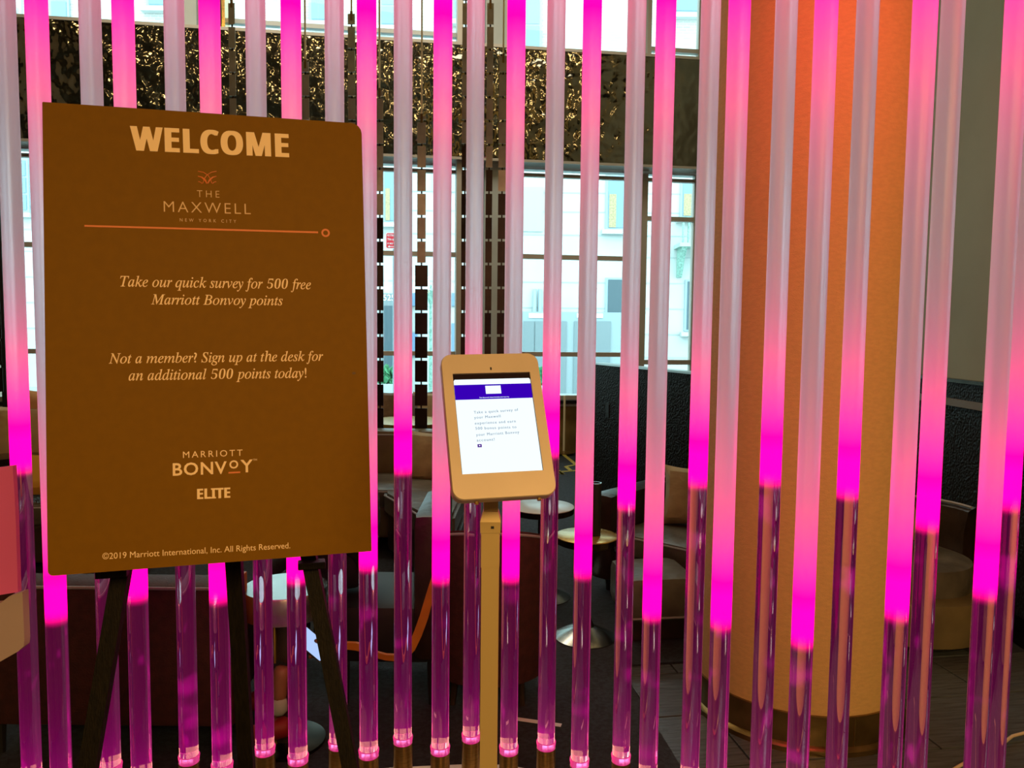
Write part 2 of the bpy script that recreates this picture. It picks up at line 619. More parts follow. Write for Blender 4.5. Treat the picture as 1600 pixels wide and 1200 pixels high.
M_['clothes'] = mat('black_clothes', (0.006, 0.008, 0.008), 0.9, bump=0.3, bscale=40)
M_['sneaker'] = mat('red_shoe', (0.25, 0.01, 0.01), 0.6)
M_['sock'] = mat('pale_sock', (0.45, 0.50, 0.47), 0.9)
M_['hair'] = mat('dark_hair', (0.01, 0.007, 0.005), 0.6)
M_['phone_scr'] = emit_mat('phone_screen', (0.45, 0.62, 1.0), 0.9)
M_['cable'] = mat('cream_cable', (0.60, 0.50, 0.33), 0.5)
M_['lamp'] = emit_mat('added_lamp_glow', (1.0, 0.66, 0.28), 42.0)
M_['lampn'] = emit_mat('lamp_glow_soft', (1.0, 0.70, 0.34), 6.0)


def hammered_mat():
    m, N, L = new_mat('hammered_bronze')
    b = N['Principled BSDF']
    b.inputs['Base Color'].default_value = (0.26, 0.25, 0.20, 1)
    b.inputs['Metallic'].default_value = 1.0
    b.inputs['Roughness'].default_value = 0.10
    tc = N.new('ShaderNodeTexCoord')
    n1 = N.new('ShaderNodeTexNoise'); n1.inputs['Scale'].default_value = 6.5; n1.inputs['Detail'].default_value = 1.5
    v1 = N.new('ShaderNodeTexVoronoi'); v1.feature = 'SMOOTH_F1'; v1.inputs['Scale'].default_value = 5.0
    L.new(tc.outputs['Object'], n1.inputs['Vector'])
    L.new(tc.outputs['Object'], v1.inputs['Vector'])
    ad = N.new('ShaderNodeMath'); ad.operation = 'MULTIPLY_ADD'; ad.inputs[1].default_value = 0.8
    L.new(v1.outputs[0], ad.inputs[0]); L.new(n1.outputs[0], ad.inputs[2])
    bp = N.new('ShaderNodeBump'); bp.inputs['Strength'].default_value = 0.8; bp.inputs['Distance'].default_value = 0.035
    L.new(ad.outputs[0], bp.inputs['Height'])
    L.new(bp.outputs[0], b.inputs['Normal'])
    return m


M_['hammered'] = hammered_mat()


def collar_mat():
    m, N, L = new_mat('glowing_acrylic_collar')
    N.remove(N['Principled BSDF'])
    g = N.new('ShaderNodeBsdfGlass'); g.inputs['Color'].default_value = (1, 0.6, 0.8, 1); g.inputs['IOR'].default_value = 1.3
    g.inputs['Roughness'].default_value = 0.15
    e = N.new('ShaderNodeEmission'); e.inputs[0].default_value = (1.0, 0.08, 0.42, 1); e.inputs[1].default_value = 0.16
    a = N.new('ShaderNodeAddShader')
    L.new(g.outputs[0], a.inputs[0]); L.new(e.outputs[0], a.inputs[1]); L.new(a.outputs[0], N['Material Output'].inputs[0])
    return m


M_['collar'] = collar_mat()

# ------------------------------------------------------------------ room shell
WYAW = R(8.14)
WO = Vector((0, 9.6, 0))
WM = Matrix.Translation(WO) @ Matrix.Rotation(WYAW, 4, 'Z')
_wd = Vector((math.cos(WYAW), math.sin(WYAW), 0))
_wn = Vector((-math.sin(WYAW), math.cos(WYAW), 0))


def wl(px, py, off=0.0):
    """local (u, h) on the window wall (plane shifted towards the room by off)"""
    v = ray(px, py)
    t = ((WO - EYE).dot(_wn) - off) / v.dot(_wn)
    p = EYE + v * t
    return (p - WO).dot(_wd), p.z


# floor with tiles
fl = struct(thing('floor', None, None, (0, 0, 0)))
obj('floor_slab', box_bm(-8, 3.0, -4, 10.6, -0.2, -0.008), M_['grout'], fl)
TM = Matrix.Translation((0.52, 3.35, 0)) @ Matrix.Rotation(R(9), 4, 'Z')
tbm = bmesh.new(); bx(tbm, 0, 0, -0.004, 0.742, 0.362, 0.008, None, 0.002)
tme = bpy.data.meshes.new('floor_tile'); tbm.to_mesh(tme); tbm.free(); tme.materials.append(M_['tile'])
for j in range(-5, 12):
    for i in range(-1, 4):
        loc = TM @ Vector((0.375 + i * 0.75 + (j % 2) * 0.25, -0.185 + j * 0.37, 0))
        if loc.x > 2.52 or loc.x < 0.0 or loc.y > 6.6 or loc.y < 1.9:
            continue
        t = bpy.data.objects.new('floor_tile', tme); COL.objects.link(t)
        t.parent = fl
        t.matrix_local = Matrix.Translation(loc) @ Matrix.Rotation(R(9), 4, 'Z')

# carpet of the lounge
e1 = onz(985, 1045); e2 = onz(987, 1075); e3 = onz(1063, 1200)
dd = (e3 - e2).normalized()
e4 = e3 + dd * 1.2
cb = bmesh.new()
prism(cb, [(-6.4, 1.2), (e4.x - .05, e4.y), (e3.x, e3.y), (e2.x, e2.y), (e1.x, e1.y + .02), (2.40, e1.y + 0.35), (2.40, 9.5), (-6.4, 8.4)], -0.007, 0.010)
carpet = tag(obj('carpet', cb, M_['carpet']), 'charcoal lounge carpet with thin yellow zigzag lines, behind the lit rods', 'carpet')
for seg in (((880, 710), (900, 726)), ((900, 726), (884, 729)), ((884, 729), (893, 736)), ((893, 736), (900, 735)), ((872, 737), (880, 741)), ((880, 741), (872, 735)), ((893, 736), (872, 737)),
            ((62, 766), (45, 775)), ((45, 767), (64, 755)), ((62, 768), (48, 768)), ((600, 806), (640, 800)), ((640, 800), (626, 818))):
    a = onz(*seg[0], 0.011); b = onz(*seg[1], 0.011)
    d = (b - a).normalized(); n = Vector((-d.y, d.x, 0)) * 0.022
    lb = bmesh.new(); prism(lb, [((a - n).x, (a - n).y), ((b - n).x, (b - n).y), ((b + n).x, (b + n).y), ((a + n).x, (a + n).y)], 0.0105, 0.0125)
    obj('zigzag_line', lb, M_['carpet_line'], carpet)

# walls
struct(obj('wall_right', box_bm(2.58, 2.8, -4, 10.4, -0.2, 6.6), M_['wall']))
struct(obj('wall_left', box_bm(-6.9, -6.6, -4, 10.0, -0.2, 6.6), M_['wall_light']))
struct(obj('wall_rear', box_bm(-6.9, 2.8, -4.2, -4.0, -0.2, 3.2), M_['wall_light']))
struct(obj('ceiling', box_bm(-6.9, 2.8, -4.2, 2.55, 2.92, 3.1), M_['ceiling']))
M_['dark_paint'] = mat('dark_lounge_paint', (0.06, 0.055, 0.045), 0.9)
struct(obj('wall_front', box_bm(-6.9, 2.8, 2.45, 2.55, 3.1, 6.6), M_['dark_paint']))
struct(obj('ceiling_upper', box_bm(-6.9, 2.8, 2.45, 10.6, 6.6, 6.8), M_['dark_paint']))

# black pebbled wainscot on the right wall with a bronze cap and rail
wz = 1.27
wn = struct(thing('trim_1', None, None, (2.58, 0, 0)))
obj('pebbled_panel', box_bm(-0.03, 0, 0.8, 9.9, 0.14, wz), M_['black_hide'], wn)
obj('cap_rail', box_bm(-0.045, 0, 0.8, 9.9, wz, wz + 0.02), M_['bronze_dark'], wn)
obj('dado_rail', box_bm(-0.05, -0.03, 0.8, 9.9, 1.135, 1.175), mat('brown_rail', (0.16, 0.11, 0.06), 0.5), wn)
obj('skirting', box_bm(-0.035, 0, 0.8, 9.9, 0.0, 0.14), M_['bronze_dark'], wn)

# window wall -------------------------------------------------------
uL = -6.64; uR = 2.58
u_mid1 = wl(351, 300)[0]
_, h_sill_l = wl(640, 622)
_, hb = wl(890, 263)
_, ht = wl(890, 95)
uWr = wl(1090, 300)[0]


def wbox(name, u0, u1, h0, h1, n0, n1, m, parent, bevel=0):
    # n: towards the room positive -> local -y
    return obj(name, box_bm(u0, u1, -n1, -n0, h0, h1, bevel), m, parent)


wb = struct(thing('wall_back', None, None, mtx=WM))
wbox('sill_wall', uL, uR, -0.2, h_sill_l - 0.06, -0.15, 0.05, mat('bronze_wall', (0.34, 0.23, 0.08), 0.35, 0.5, noise=0.3, nscale=4, bump=0.3, bscale=6, bdist=0.03), wb)
wbox('sill_ledge', uL, uR, h_sill_l - 0.06, h_sill_l - 0.02, -0.2, 0.14, M_['frame_dark'], wb)
wbox('sill_edge', uL, uR, h_sill_l - 0.10, h_sill_l - 0.07, 0.05, 0.10, M_['frame_light'], wb)
for a, b in ((286, 313), (757, 791)):
    u0 = wl(a, 60)[0]; u1 = wl(b, 60)[0]
    wbox('pilaster', u0, u1, -0.1, 6.6, -0.1, 0.16, M_['pilaster'], wb)
wbox('head_wall', uL, uR, 6.35, 6.6, -0.15, 0.1, M_['pilaster'], wb)
wbox('end_pier', uWr + 0.01, uR, -0.1, 6.6, -0.1, 0.05, M_['pilaster'], wb)
wbox('end_pier', uL, uL + 0.3, -0.1, 6.6, -0.1, 0.05, M_['pilaster'], wb)
wbox('header', uL, uWr, hb - 0.035, hb + 0.02, -0.12, 0.03, M_['frame_light'], wb)
wbox('header_groove', uL, uWr, hb - 0.125, hb - 0.085, -0.03, 0.045, M_['frame'], wb)

# black posts with gold edge
for px, w, nm in ((352, 0.085, 'a'), (716, 0.07, 'b'), (11, 0.05, 'c')):
    u = wl(px, 300)[0]
    p = struct(thing('trim_2', None, None, mtx=WM @ Matrix.Translation((u, 0, 0))))
    obj('post', box_bm(-w / 2, w / 2, -0.22, 0.05, 0.0, 6.5), M_['frame_dark'] if nm != 'b' else M_['frame'], p)
    if nm == 'a':
        obj('gold_edge', box_bm(w / 2, w / 2 + 0.035, -0.24, 0.02, 0.0, 6.5), M_['gold'], p)

# windows: lower and upper tier
up = wl(1003, 420)[0]
upil = [wl(a, 60)[0] for a in (286, 313, 757, 791)]
bays = [(uL + 0.3, upil[0]), (upil[1], upil[2]), (upil[3], up), (up, uWr)]
h402 = wl(900, 403)[1]; h553 = wl(900, 554)[1]; h342 = wl(1050, 343)[1]
h_sill = h_sill_l - 0.02
_, h80 = wl(1050, 80)
for k, (a, b) in enumerate(bays):
    wv = struct(thing('window_%d' % (k + 1), None, None, mtx=WM))
    fr = M_['frame_light'] if k != 3 else M_['frame']
    obj('frame', box_bm(a, a + 0.05, -0.03, 0.06, h_sill, hb - 0.035), fr, wv)
    obj('frame', box_bm(b - 0.05, b, -0.03, 0.06, h_sill, hb - 0.035), M_['frame'], wv)
    obj('frame', box_bm(a, b, -0.03, 0.06, h_sill, h_sill + 0.05), M_['frame'], wv)
    bars = ([h402, h553] if k < 3 else [h342])
    for h in bars:
        obj('transom', box_bm(a + 0.05, b - 0.05, -0.035, 0.05, h - 0.025, h + 0.03), M_['frame'], wv)
    if k == 3:
        h_low = wl(1050, 566)[1]
        obj('transom', box_bm(a + 0.05, b - 0.05, -0.035, 0.05, h_low - 0.03, h_low + 0.03), M_['frame'], wv)
    obj('pane', box_bm(a + 0.05, b - 0.05, 0.0, 0.006, h_sill + 0.05, hb - 0.035), M_['glass'], wv)
    # upper tier
    wu = struct(thing('window_%d' % (k + 5), None, None, mtx=WM))
    obj('frame', box_bm(a, a + 0.05, -0.03, 0.06, ht, 6.35), fr, wu)
    obj('frame', box_bm(b - 0.05, b, -0.03, 0.06, ht, 6.35), fr, wu)
    for h in ([h80] if k == 3 else [wl(415, 38)[1]] if k == 1 else []):
        obj('transom', box_bm(a + 0.05, b - 0.05, -0.035, 0.05, h - 0.02, h + 0.03), M_['frame'] if k == 3 else M_['frame_light'], wu)
    obj('pane', box_bm(a + 0.05, b - 0.05, 0.0, 0.006, ht, 6.35), M_['glass'], wu)

# hammered bronze band in three lengths
bnd = thing('hammered_band', 'wide hammered bronze band glinting with gold, running across the windows', 'wall panel', mtx=WM)
edges = [uL, wl(300, 150)[0], wl(775, 150)[0], uR]
for a, b in zip(edges[:-1], edges[1:]):
    obj('hammered_sheet', box_bm(a + 0.004, b - 0.004, -0.30, -0.23, hb + 0.02, ht), M_['hammered'], bnd)
obj('top_lip', box_bm(uL, uR, -0.31, -0.05, ht, ht + 0.035), M_['frame'], bnd)
obj('bottom_lip', box_bm(uL, uR, -0.30, -0.05, hb - 0.01, hb + 0.02), M_['frame'], bnd)

# ------------------------------------------------------------------ unseen lamps added over the lounge, reflected as glints in the bronze band
lamps = [(-4.6, 3.2, 6.2), (-3.6, 4.2, 6.4), (-2.4, 3.0, 6.0), (-1.4, 4.0, 6.4), (-0.5, 3.1, 6.1), (0.4, 4.2, 6.4), (1.3, 3.2, 6.2), (-3.0, 5.4, 6.5), (-0.9, 5.6, 6.5), (2.0, 4.4, 6.4), (-2.0, 6.4, 6.5), (-5.2, 5.2, 6.5), (2.2, 3.2, 5.9), (1.5, 5.3, 6.4)]
for k, (x, y, z) in enumerate(lamps):
    t = thing('glint_lamp', 'small warm lamp added high in the lounge, out of view, for glints on the bronze band', 'lamp', (x, y, z), 0, 'added lamps high in the lounge')
    b = bmesh.new(); bmesh.ops.create_uvsphere(b, u_segments=12, v_segments=8, radius=0.075)
    obj('added_lamp_bulb', b, M_['lamp'], t, True)
    b = bmesh.new(); tube(b, [(0, 0, 0.07), (0, 0, 6.6 - z)], 0.008, 6)
    obj('added_lamp_cord', b, M_['black'], t)

# ------------------------------------------------------------------ exterior
YF = 25.0
fac = thing('stone_building', 'pale stone building with brick upper floors across the street, seen through the windows', 'building', (0, YF, 0))


def ex(px, py):
    p = at(px, py, YF)
    return p.x, p.z


_, zsplit = ex(900, 180)
obj('stone_wall', box_bm(-24, 14, 0, 0.6, -0.8, zsplit), M_['facade'], fac)
obj('brick_wall', box_bm(-24, 14, 0.02, 0.6, zsplit, 13.4), M_['brick'], fac)
obj('stone_pier', box_bm(ex(880, 50)[0], ex(910, 50)[0], -0.06, 0.02, zsplit, 13.4), M_['facade'], fac)
obj('stone_pier', box_bm(ex(-30, 50)[0], ex(36, 50)[0], -0.06, 0.02, zsplit, 13.4), M_['facade'], fac)
# stone courses
jb = bmesh.new()
for py in (300, 330, 366, 400, 440, 480, 520, 556):
    z = ex(800, py)[1]
    bx(jb, -5, -0.008, z, 38, 0.016, 0.035)
obj('stone_course', jb, M_['facade_joint'], fac)


def fwindow(x0, y0, x1, y1, kind='plain', arr=None):
    a, zt = ex(x0, y0); b, zb = ex(x1, y1)
    f = obj('facade_window', box_bm(a - 0.08, b + 0.08, -0.06, 0.0, zb - 0.06, zt + 0.06), M_['fframe'], fac)
    w = b - a
    if kind == 'curtain':
        obj('pane', box_bm(a, b, -0.085, -0.06, zb, zt), M_['fwin'], f)
        obj('curtain', box_bm(a + w * .05, a + w * 0.5, -0.10, -0.085, zb, zt - (zt - zb) * .35), M_['curtain'], f)
    elif kind == 'dark':
        obj('pane', box_bm(a, b, -0.085, -0.06, zb, zt), M_['fdark'], f)
    else:
        n = 3
        for k in range(n):
            obj('pane', box_bm(a, b, -0.085, -0.06, zb + (zt - zb) * k / n + 0.03, zb + (zt - zb) * (k + 1) / n - 0.03), M_['fwin'], f)
    obj('sill', box_bm(a - 0.2, b + 0.2, -0.25, 0, zb - 0.22, zb - 0.08), M_['facade'], f)


for w_ in ((80, -60, 106, 33), (232, -80, 262, 10), (487, -70, 513, 33), (597, -50, 618, 40), (820, -40, 842, 80), (-20, -60, 20, 10), (700, -60, 712, 30), (1050, -60, 1090, 20)):
    fwindow(*w_)
fwindow(951, 276, 974, 356, 'curtain')
fwindow(1067, 285, 1092, 338, 'curtain')
fwindow(950, 437, 970, 520, 'dark')
fwindow(1074, 440, 1092, 515, 'dark')
fwindow(602, 268, 618, 345, 'curtain')
fwindow(30, 250, 44, 330)
# recessed stone panels on the facade
for (x0, y0, x1, y1) in ((790, 292, 848, 362), (676, 268, 712, 300)):
    a, zt = ex(x0, y0); b, zb = ex(x1, y1)
    obj('stone_panel', box_bm(a, b, -0.05, 0, zb, zt), mat('grey_stone', (0.38, 0.42, 0.41), 0.9), fac)
# grey double doors in a surround
a, zt = ex(806, 487); b, zb = ex(966, 600)
ds = obj('door_surround', box_bm(a, b, -0.35, 0, -0.5, zt), mat('pale_grey_surround', (0.27, 0.34, 0.36), 0.8), fac)
for x0, x1 in ((818, 834), (836, 850), (872, 884), (896, 914), (928, 952)):
    a2, zt2 = ex(x0, 502); b2, _ = ex(x1, 502)
    obj('door_leaf', box_bm(a2, b2, -0.39, -0.35, -0.5, zt2), M_['fdoor'], ds)
for x0, x1 in ((826, 850), (900, 940)):
    a2, zt2 = ex(x0, 490); b2, zb2 = ex(x1, 497)
    obj('name_plate', box_bm(a2, b2, -0.38, -0.35, zb2, zt2), M_['white'], ds)
# dark shop door with the number 525 over it
a, zt = ex(598, 459); b, zb = ex(640, 530)
sd = obj('shop_front', box_bm(a, b, -0.3, 0, -0.5, zt), M_['fdoor'], fac)
obj('door_panel', box_bm(a + .1, b - .3, -0.34, -0.3, -0.5, ex(600, 478)[1]), M_['fdark'], sd)
m_white_l = emit = M_['white']
p0 = ex(601.5, 470); p1 = ex(619, 470)
text_mesh('number', [('525', 0, 0)], p0, p1, 0.19, M_['white'], sd, y=-0.31)
for x0, y0, x1, y1 in ((640, 458, 656, 478), (640, 520, 652, 556), (706, 458, 712, 478), (706, 505, 713, 556)):
    a, zt = ex(x0, y0); b, zb = ex(x1, y1)
    obj('shop_panel', box_bm(a, b, -0.12, 0, zb, zt), mat('blue_panel', (0.14, 0.24, 0.38), 0.6), fac)
# bracketed balcony
a, zt = ex(1054, 345); b, zb = ex(1090, 384)
bal = obj('balcony', box_bm(a, b + .5, -0.9, 0, zb - 0.12, zb), mat('pale_green_stone', (0.36, 0.50, 0.44), 0.9), fac)
for q in range(7):
    x = a + 0.08 + q * 0.17
    obj('baluster', box_bm(x, x + 0.05, -0.88, -0.8, zb, zt - 0.06), M_['teal'], bal)
obj('balcony_rail', box_bm(a, b + .5, -0.92, -0.8, zt - 0.06, zt), M_['teal'], bal)
bb = bmesh.new(); prism(bb, [(0, 0), (-0.8, 0), (-0.45, -0.35), (-0.1, -0.9), (0, -0.9)], 0, 0.16)
obj('bracket', bb, M_['teal'], bal, mtx=Matrix(((0, 0, 1, a + 0.1), (1, 0, 0, 0), (0, 1, 0, zb - 0.12), (0, 0, 0, 1))))
# twin lamp tubes on the wall
for px in (835.5, 844):
    a, zt = ex(px, 452); _, zb = ex(px, 490)
    b = bmesh.new(); tube(b, [(a, -0.12, zt), (a, -0.12, zb)], 0.06, 8)
    obj('wall_tube', b, mat('pewter', (0.30, 0.42, 0.48), 0.4), fac)
struct(obj('trim_4', box_bm(-30, 16, 10.6, 26, -0.9, -0.5), M_['street']))

# things in the street
t = thing('parking_sign', 'red and white no-parking plate beyond the window, right of the brown board', 'sign', (0, 0, 0))
YS = 14.0
a = at(602.5, 363, YS); b = at(624, 389, YS)
t.location = ((a.x + b.x) / 2, YS, -0.5)
w = b.x - a.x; zc = (a.z + b.z) / 2 + 0.5; hh = a.z - b.z
bmm = bmesh.new(); prism_xz(bmm, [(x, z + zc) for x, z in rrect(w, hh, 0.03)], -0.004, 0.004)
obj('plate', bmm, M_['white'], t)
bmm = bmesh.new(); prism_xz(bmm, [(x, z + zc) for x, z in rrect(w - 0.03, hh - 0.03, 0.025)], -0.007, -0.004)
obj('red_field', bmm, M_['red_sign'], t)
for k, s in enumerate(('NO STANDING', 'This space', 'at any time')):
    text_mesh('sign_line', [(s, 0, 0.01)], (-w / 2 + .03, zc + hh * .26 - k * hh * .24), (w / 2 - .03, zc + hh * .26 - k * hh * .24), 0.038, M_['white'], t, y=-0.009)
bmm = bmesh.new(); prism_xz(bmm, [(-.09, zc - hh * .36), (-.05, zc - hh * .30), (-.05, zc - hh * .345), (.09, zc - hh * .345), (.09, zc - hh * .375), (-.05, zc - hh * .375), (-.05, zc - hh * .42)], -0.010, -0.007)
obj('arrow', bmm, M_['white'], t)
bmm = bmesh.new(); tube(bmm, [(0.02, 0.03, 0), (0.02, 0.03, zc + hh / 2)], 0.022, 8)
obj('post', bmm, M_['fframe'], t)

YS = 17.0
a = at(673, 452, YS)
t = thing('street_lantern', 'pale green street lantern on a post, seen between the rods left of the tablet', 'lantern', (a.x, YS, -0.5))
bmm = bmesh.new(); z0 = a.z + 0.5
lathe(bmm, [(0.04, z0 - 0.33), (0.12, z0 - 0.05), (0.13, z0 - 0.03), (0.02, z0 + 0.02), (0.03, z0 + 0.07), (0.01, z0 + 0.1)], 8)
obj('lantern_head', bmm, M_['teal'], t)
bmm = bmesh.new(); tube(bmm, [(0, 0, 0), (0, 0, z0 - 0.33)], [0.05, 0.03], 8)
obj('lamp_post', bmm, M_['teal'], t)

for px, lab in ((607, 'leafy street planter under the number over the shop door'), (846, 'leafy street planter in front of the grey double doors')):
    p = at(px, 572, 22.0)
    t = thing('street_planter', lab, 'planter', (p.x, 22, -0.5))
    obj('tub', box_bm(-0.35, 0.35, -0.25, 0.25, 0, 0.45, 0.02), M_['facade_joint'], t)
    bmm = bmesh.new()
    rnd = random.Random(int(px))
    for q in range(60):
        bx(bmm, 0, 0, 0, 0.14, 0.02, 0.2, Matrix.Translation((rnd.uniform(-.32, .32), rnd.uniform(-.2, .2), 0.45 + rnd.uniform(0, .45))) @ Euler((rnd.uniform(-.8, .8), rnd.uniform(-.8, .8), rnd.uniform(0, 3))).to_matrix().to_4x4())
    f = obj('foliage', bmm, M_['leaf'], t); f['kind'] = 'stuff'

# ------------------------------------------------------------------ column
CX, CY, CR = 1.199, 3.139, 0.405
c = thing('round_column', 'big round cream-covered column with brass foot behind the right-hand rods', 'column', (CX, CY, 0))
b = bmesh.new(); lathe(b, [(CR, 0.0), (CR, 6.6)], 96); obj('shaft', b, M_['column'], c, True)
b = bmesh.new(); lathe(b, [(CR + .03, 0.0), (CR + .03, 0.018), (CR + .022, 0.026), (CR + .012, 0.03), (CR + .012, 0.135), (CR + .010, 0.142), (CR + 0.001, 0.142)], 96, cap=False)
obj('brass_skirting', b, M_['column_brass'], c, True)
sp = at(1331, 1170, 2.8)
ang = math.atan2(sp.y - CY - 0.02, sp.x - CX)
ang = -PI / 2 + R(10)
b = bmesh.new(); bx(b, CR + 0.0125, 0, 0.083, 0.003, 0.004, 0.105, Matrix.Rotation(ang, 4, 'Z'))
obj('skirting_seam', b, M_['gold'], c)

# ------------------------------------------------------------------ partition and right-hand seating
pa = Vector((0.735, 6.8)); pb = Vector((1.247, 5.45))
pdv = (pb - pa).normalized(); pe = pa + pdv * 2.45
pn = Vector((-pdv.y, pdv.x))
pt = thing('pebbled_partition', 'waist-high black pebbled partition with a pale capping line, right of the windows', 'partition', (pa.x, pa.y, 0), math.atan2(pdv.y, pdv.x))
obj('panel', box_bm(0, 2.45, -0.0, 0.08, 0, 1.245), M_['black_hide'], pt)
obj('cap', box_bm(-0.01, 2.46, -0.012, 0.09, 1.245, 1.26), mat('pale_cap', (0.45, 0.5, 0.5), 0.3, 0.8), pt)
obj('outlet_plate', box_bm(0.22, 0.28, -0.006, 0, 0.80, 0.92, 0.002), M_['black'], pt)
obj('skirting', box_bm(0, 2.45, -0.012, 0, 0, 0.09), M_['leather'], pt)


def sofa(name, label, loc, rot, w, d, seat_h, back_h, cushions=2, mt='leather', ms='leather_seat', arm=True, arm_h=None):
    t = thing(name, label, 'sofa', loc, rot)
    arm_h = arm_h or back_h - 0.06
    obj('base', box_bm(-w / 2, w / 2, -d / 2 + .04, d / 2, 0.09, seat_h - 0.13, 0.02), M_[mt], t)
    obj('backrest', box_bm(-w / 2, w / 2, d / 2 - 0.17, d / 2, seat_h - 0.14, back_h, 0.045), M_[mt], t, True)
    b = bmesh.new(); tube(b, [(-w / 2 + .03, d / 2 - .17, back_h - .035), (w / 2 - .03, d / 2 - .17, back_h - .035)], 0.007, 6)
    obj('piping', b, M_['piping'], t)
    cw = (w - (0.32 if arm else 0.0)) / cushions
    for k in range(cushions):
        x0 = -w / 2 + (0.16 if arm else 0) + k * cw
        cu = obj('seat_cushion', box_bm(x0 + 0.006, x0 + cw - 0.006, -d / 2, d / 2 - 0.17, seat_h - 0.13, seat_h, 0.035), M_[ms], t, True)
        b = bmesh.new(); tube(b, [(x0 + .03, -d / 2 + .002, seat_h - 0.02), (x0 + cw - .03, -d / 2 + .002, seat_h - 0.02)], 0.006, 6)
        obj('cushion_piping', b, M_['piping'], cu)
    if arm:
        for s in (-1, 1):
            obj('armrest', box_bm(s * w / 2 - (0.16 if s > 0 else 0), s * w / 2 + (0 if s > 0 else 0.16), -d / 2, d / 2 - 0.10, 0.09, arm_h, 0.045), M_[mt], t, True)
    for sx in (-1, 1):
        for sy in (-1, 1):
            b = bmesh.new(); tube(b, [(sx * (w / 2 - .08), sy * (d / 2 - .1), 0.01), (sx * (w / 2 - .08), sy * (d / 2 - .1), 0.10)], [0.015, 0.022], 8)
            obj('leg', b, M_['black'], t)
    return t


def pillow(label, mtx, w, h, th, m, seed=1, group=None):
    o = obj('throw_pillow', cushion_bm(w, h, th, 0.10, seed), m, None, True)
    o.matrix_world = mtx
    tag(o, label, 'cushion', group)
    return o


def face(loc, az, tilt):
    """pillow standing: plane normal faces azimuth az, leaning back by tilt"""
    return Matrix.Translation(loc) @ Matrix.Rotation(az, 4, 'Z') @ Matrix.Rotation(R(90) - tilt, 4, 'X')


pr = math.atan2(pdv.y, pdv.x)
# sofa in front of the partition, seen between the rods right of the tables
sofa('leather_sofa', 'low dark leather sofa before the black pebbled partition, left of the column', (1.10, 4.42, 0), R(-42), 1.0, 0.80, 0.40, 0.66, 1)
pillow('beige cushion on the low sofa by the partition, beside the column', face(Vector((1.08, 4.50, 0.57)), R(-20), R(18)), 0.36, 0.36, 0.12, M_['beige'], 3)
# pouf
t = thing('leather_pouf', 'grey-brown leather pouf at the edge of the carpet, left of the column', 'pouf', (0.74, 3.86, 0), R(8))
obj('seat', box_bm(-0.19, 0.17, -0.17, 0.2, 0.12, 0.34, 0.05), M_['leather_seat'], t, True)
obj('base', box_bm(-0.15, 0.13, -0.13, 0.16, 0.01, 0.12, 0.01), M_['leather'], t)
b = bmesh.new(); tube(b, [(-0.18, -0.172, 0.14), (0.16, -0.172, 0.14)], 0.006, 6); obj('piping', b, M_['piping'], t)

# tub chair at right wall
t = thing('tub_chair', 'round dark leather tub chair with a tan base by the right wall', 'armchair', (2.06, 3.93, 0), R(25))
b = bmesh.new(); lathe(b, [(0.30, 0.01), (0.37, 0.05), (0.395, 0.20), (0.38, 0.26), (0.33, 0.27)], 40); obj('base', b, M_['leather_tan'], t, True)
b = bmesh.new()
pr_ = [(0.37, 0.26), (0.40, 0.40), (0.40, 0.60), (0.37, 0.645), (0.33, 0.62), (0.31, 0.50), (0.31, 0.28)]
lathe(b, pr_, 30, a0=R(-20), a1=R(200), cap=False); obj('backrest', b, M_['leather'], t, True)
b = bmesh.new(); lathe(b, [(0.30, 0.27), (0.315, 0.33), (0.30, 0.40), (0.24, 0.42), (0.02, 0.425)], 32); obj('seat', b, M_['leather_seat'], t, True)
b = bmesh.new(); tube(b, [(0.345 * math.cos(R(a)), 0.345 * math.sin(R(a)), 0.645) for a in range(-20, 201, 10)], 0.007, 6); obj('piping', b, M_['piping'], t)
pillow('tan cushion lying on the round tub chair by the right wall', face(Vector((2.02, 4.02, 0.60)), R(20), R(30)), 0.34, 0.34, 0.10, M_['beige'], 9)


# tulip tables
def tulip(label, px, pyb, ptop, dt, db, top_m):
    base = onz(px, pyb, 0.01)
    h = at(px, ptop, base.y).z
    t = thing('pedestal_table', label, 'table', (base.x, base.y, 0.01), 0, 'round pedestal tables in the lounge')
    b = bmesh.new(); lathe(b, [(dt - .004, h - 0.006), (dt, h - 0.005), (dt, h - 0.002), (dt - .004, h)], 40); tp_ = obj('tabletop', b, top_m, t, True)
    b = bmesh.new(); lathe(b, [(dt * .94, h - 0.040), (dt * .99, h - 0.036), (dt * .995, h - 0.0065)], 40); obj('rim', b, M_['bronze_dark'], tp_, True)
    b = bmesh.new(); lathe(b, [(db, 0), (db, 0.006), (db * .72, 0.03), (db * .3, 0.06), (0.03, 0.095), (0.022, 0.12)], 40); obj('foot', b, M_['steel'], t, True)
    b = bmesh.new(); tube(b, [(0, 0, 0.11), (0, 0, h - 0.04)], 0.022, 14); obj('stem', b, M_['black'], t, True)
    return t, base, h


t1, tb1, th1 = tulip('white-topped round pedestal table just right of the tablet', 845, 932, 793, 0.185, 0.17, M_['marble'])
t2, tb2, th2 = tulip('gold-topped round pedestal table with a dark vase on it, right of the tablet', 914, 995, 839, 0.155, 0.155, M_['gold_top'])
v = thing('cylinder_vase', 'tall black cylinder vase standing on the gold-topped table', 'vase', (at(929, 840, tb2.y).x, tb2.y + 0.0, th2 + 0.011))
b = bmesh.new(); lathe(b, [(0.028, 0), (0.03, 0.004), (0.03, 0.255), (0.026, 0.258), (0.024, 0.25), (0.024, 0.02)], 24); obj('body', b, M_['black'], v, True)
b = bmesh.new(); lathe(b, [(0.0255, 0.2585), (0.031, 0.2585), (0.031, 0.263), (0.0255, 0.263), (0.0255, 0.2585)], 24, cap=False); obj('rim', b, M_['steel'], v, True)

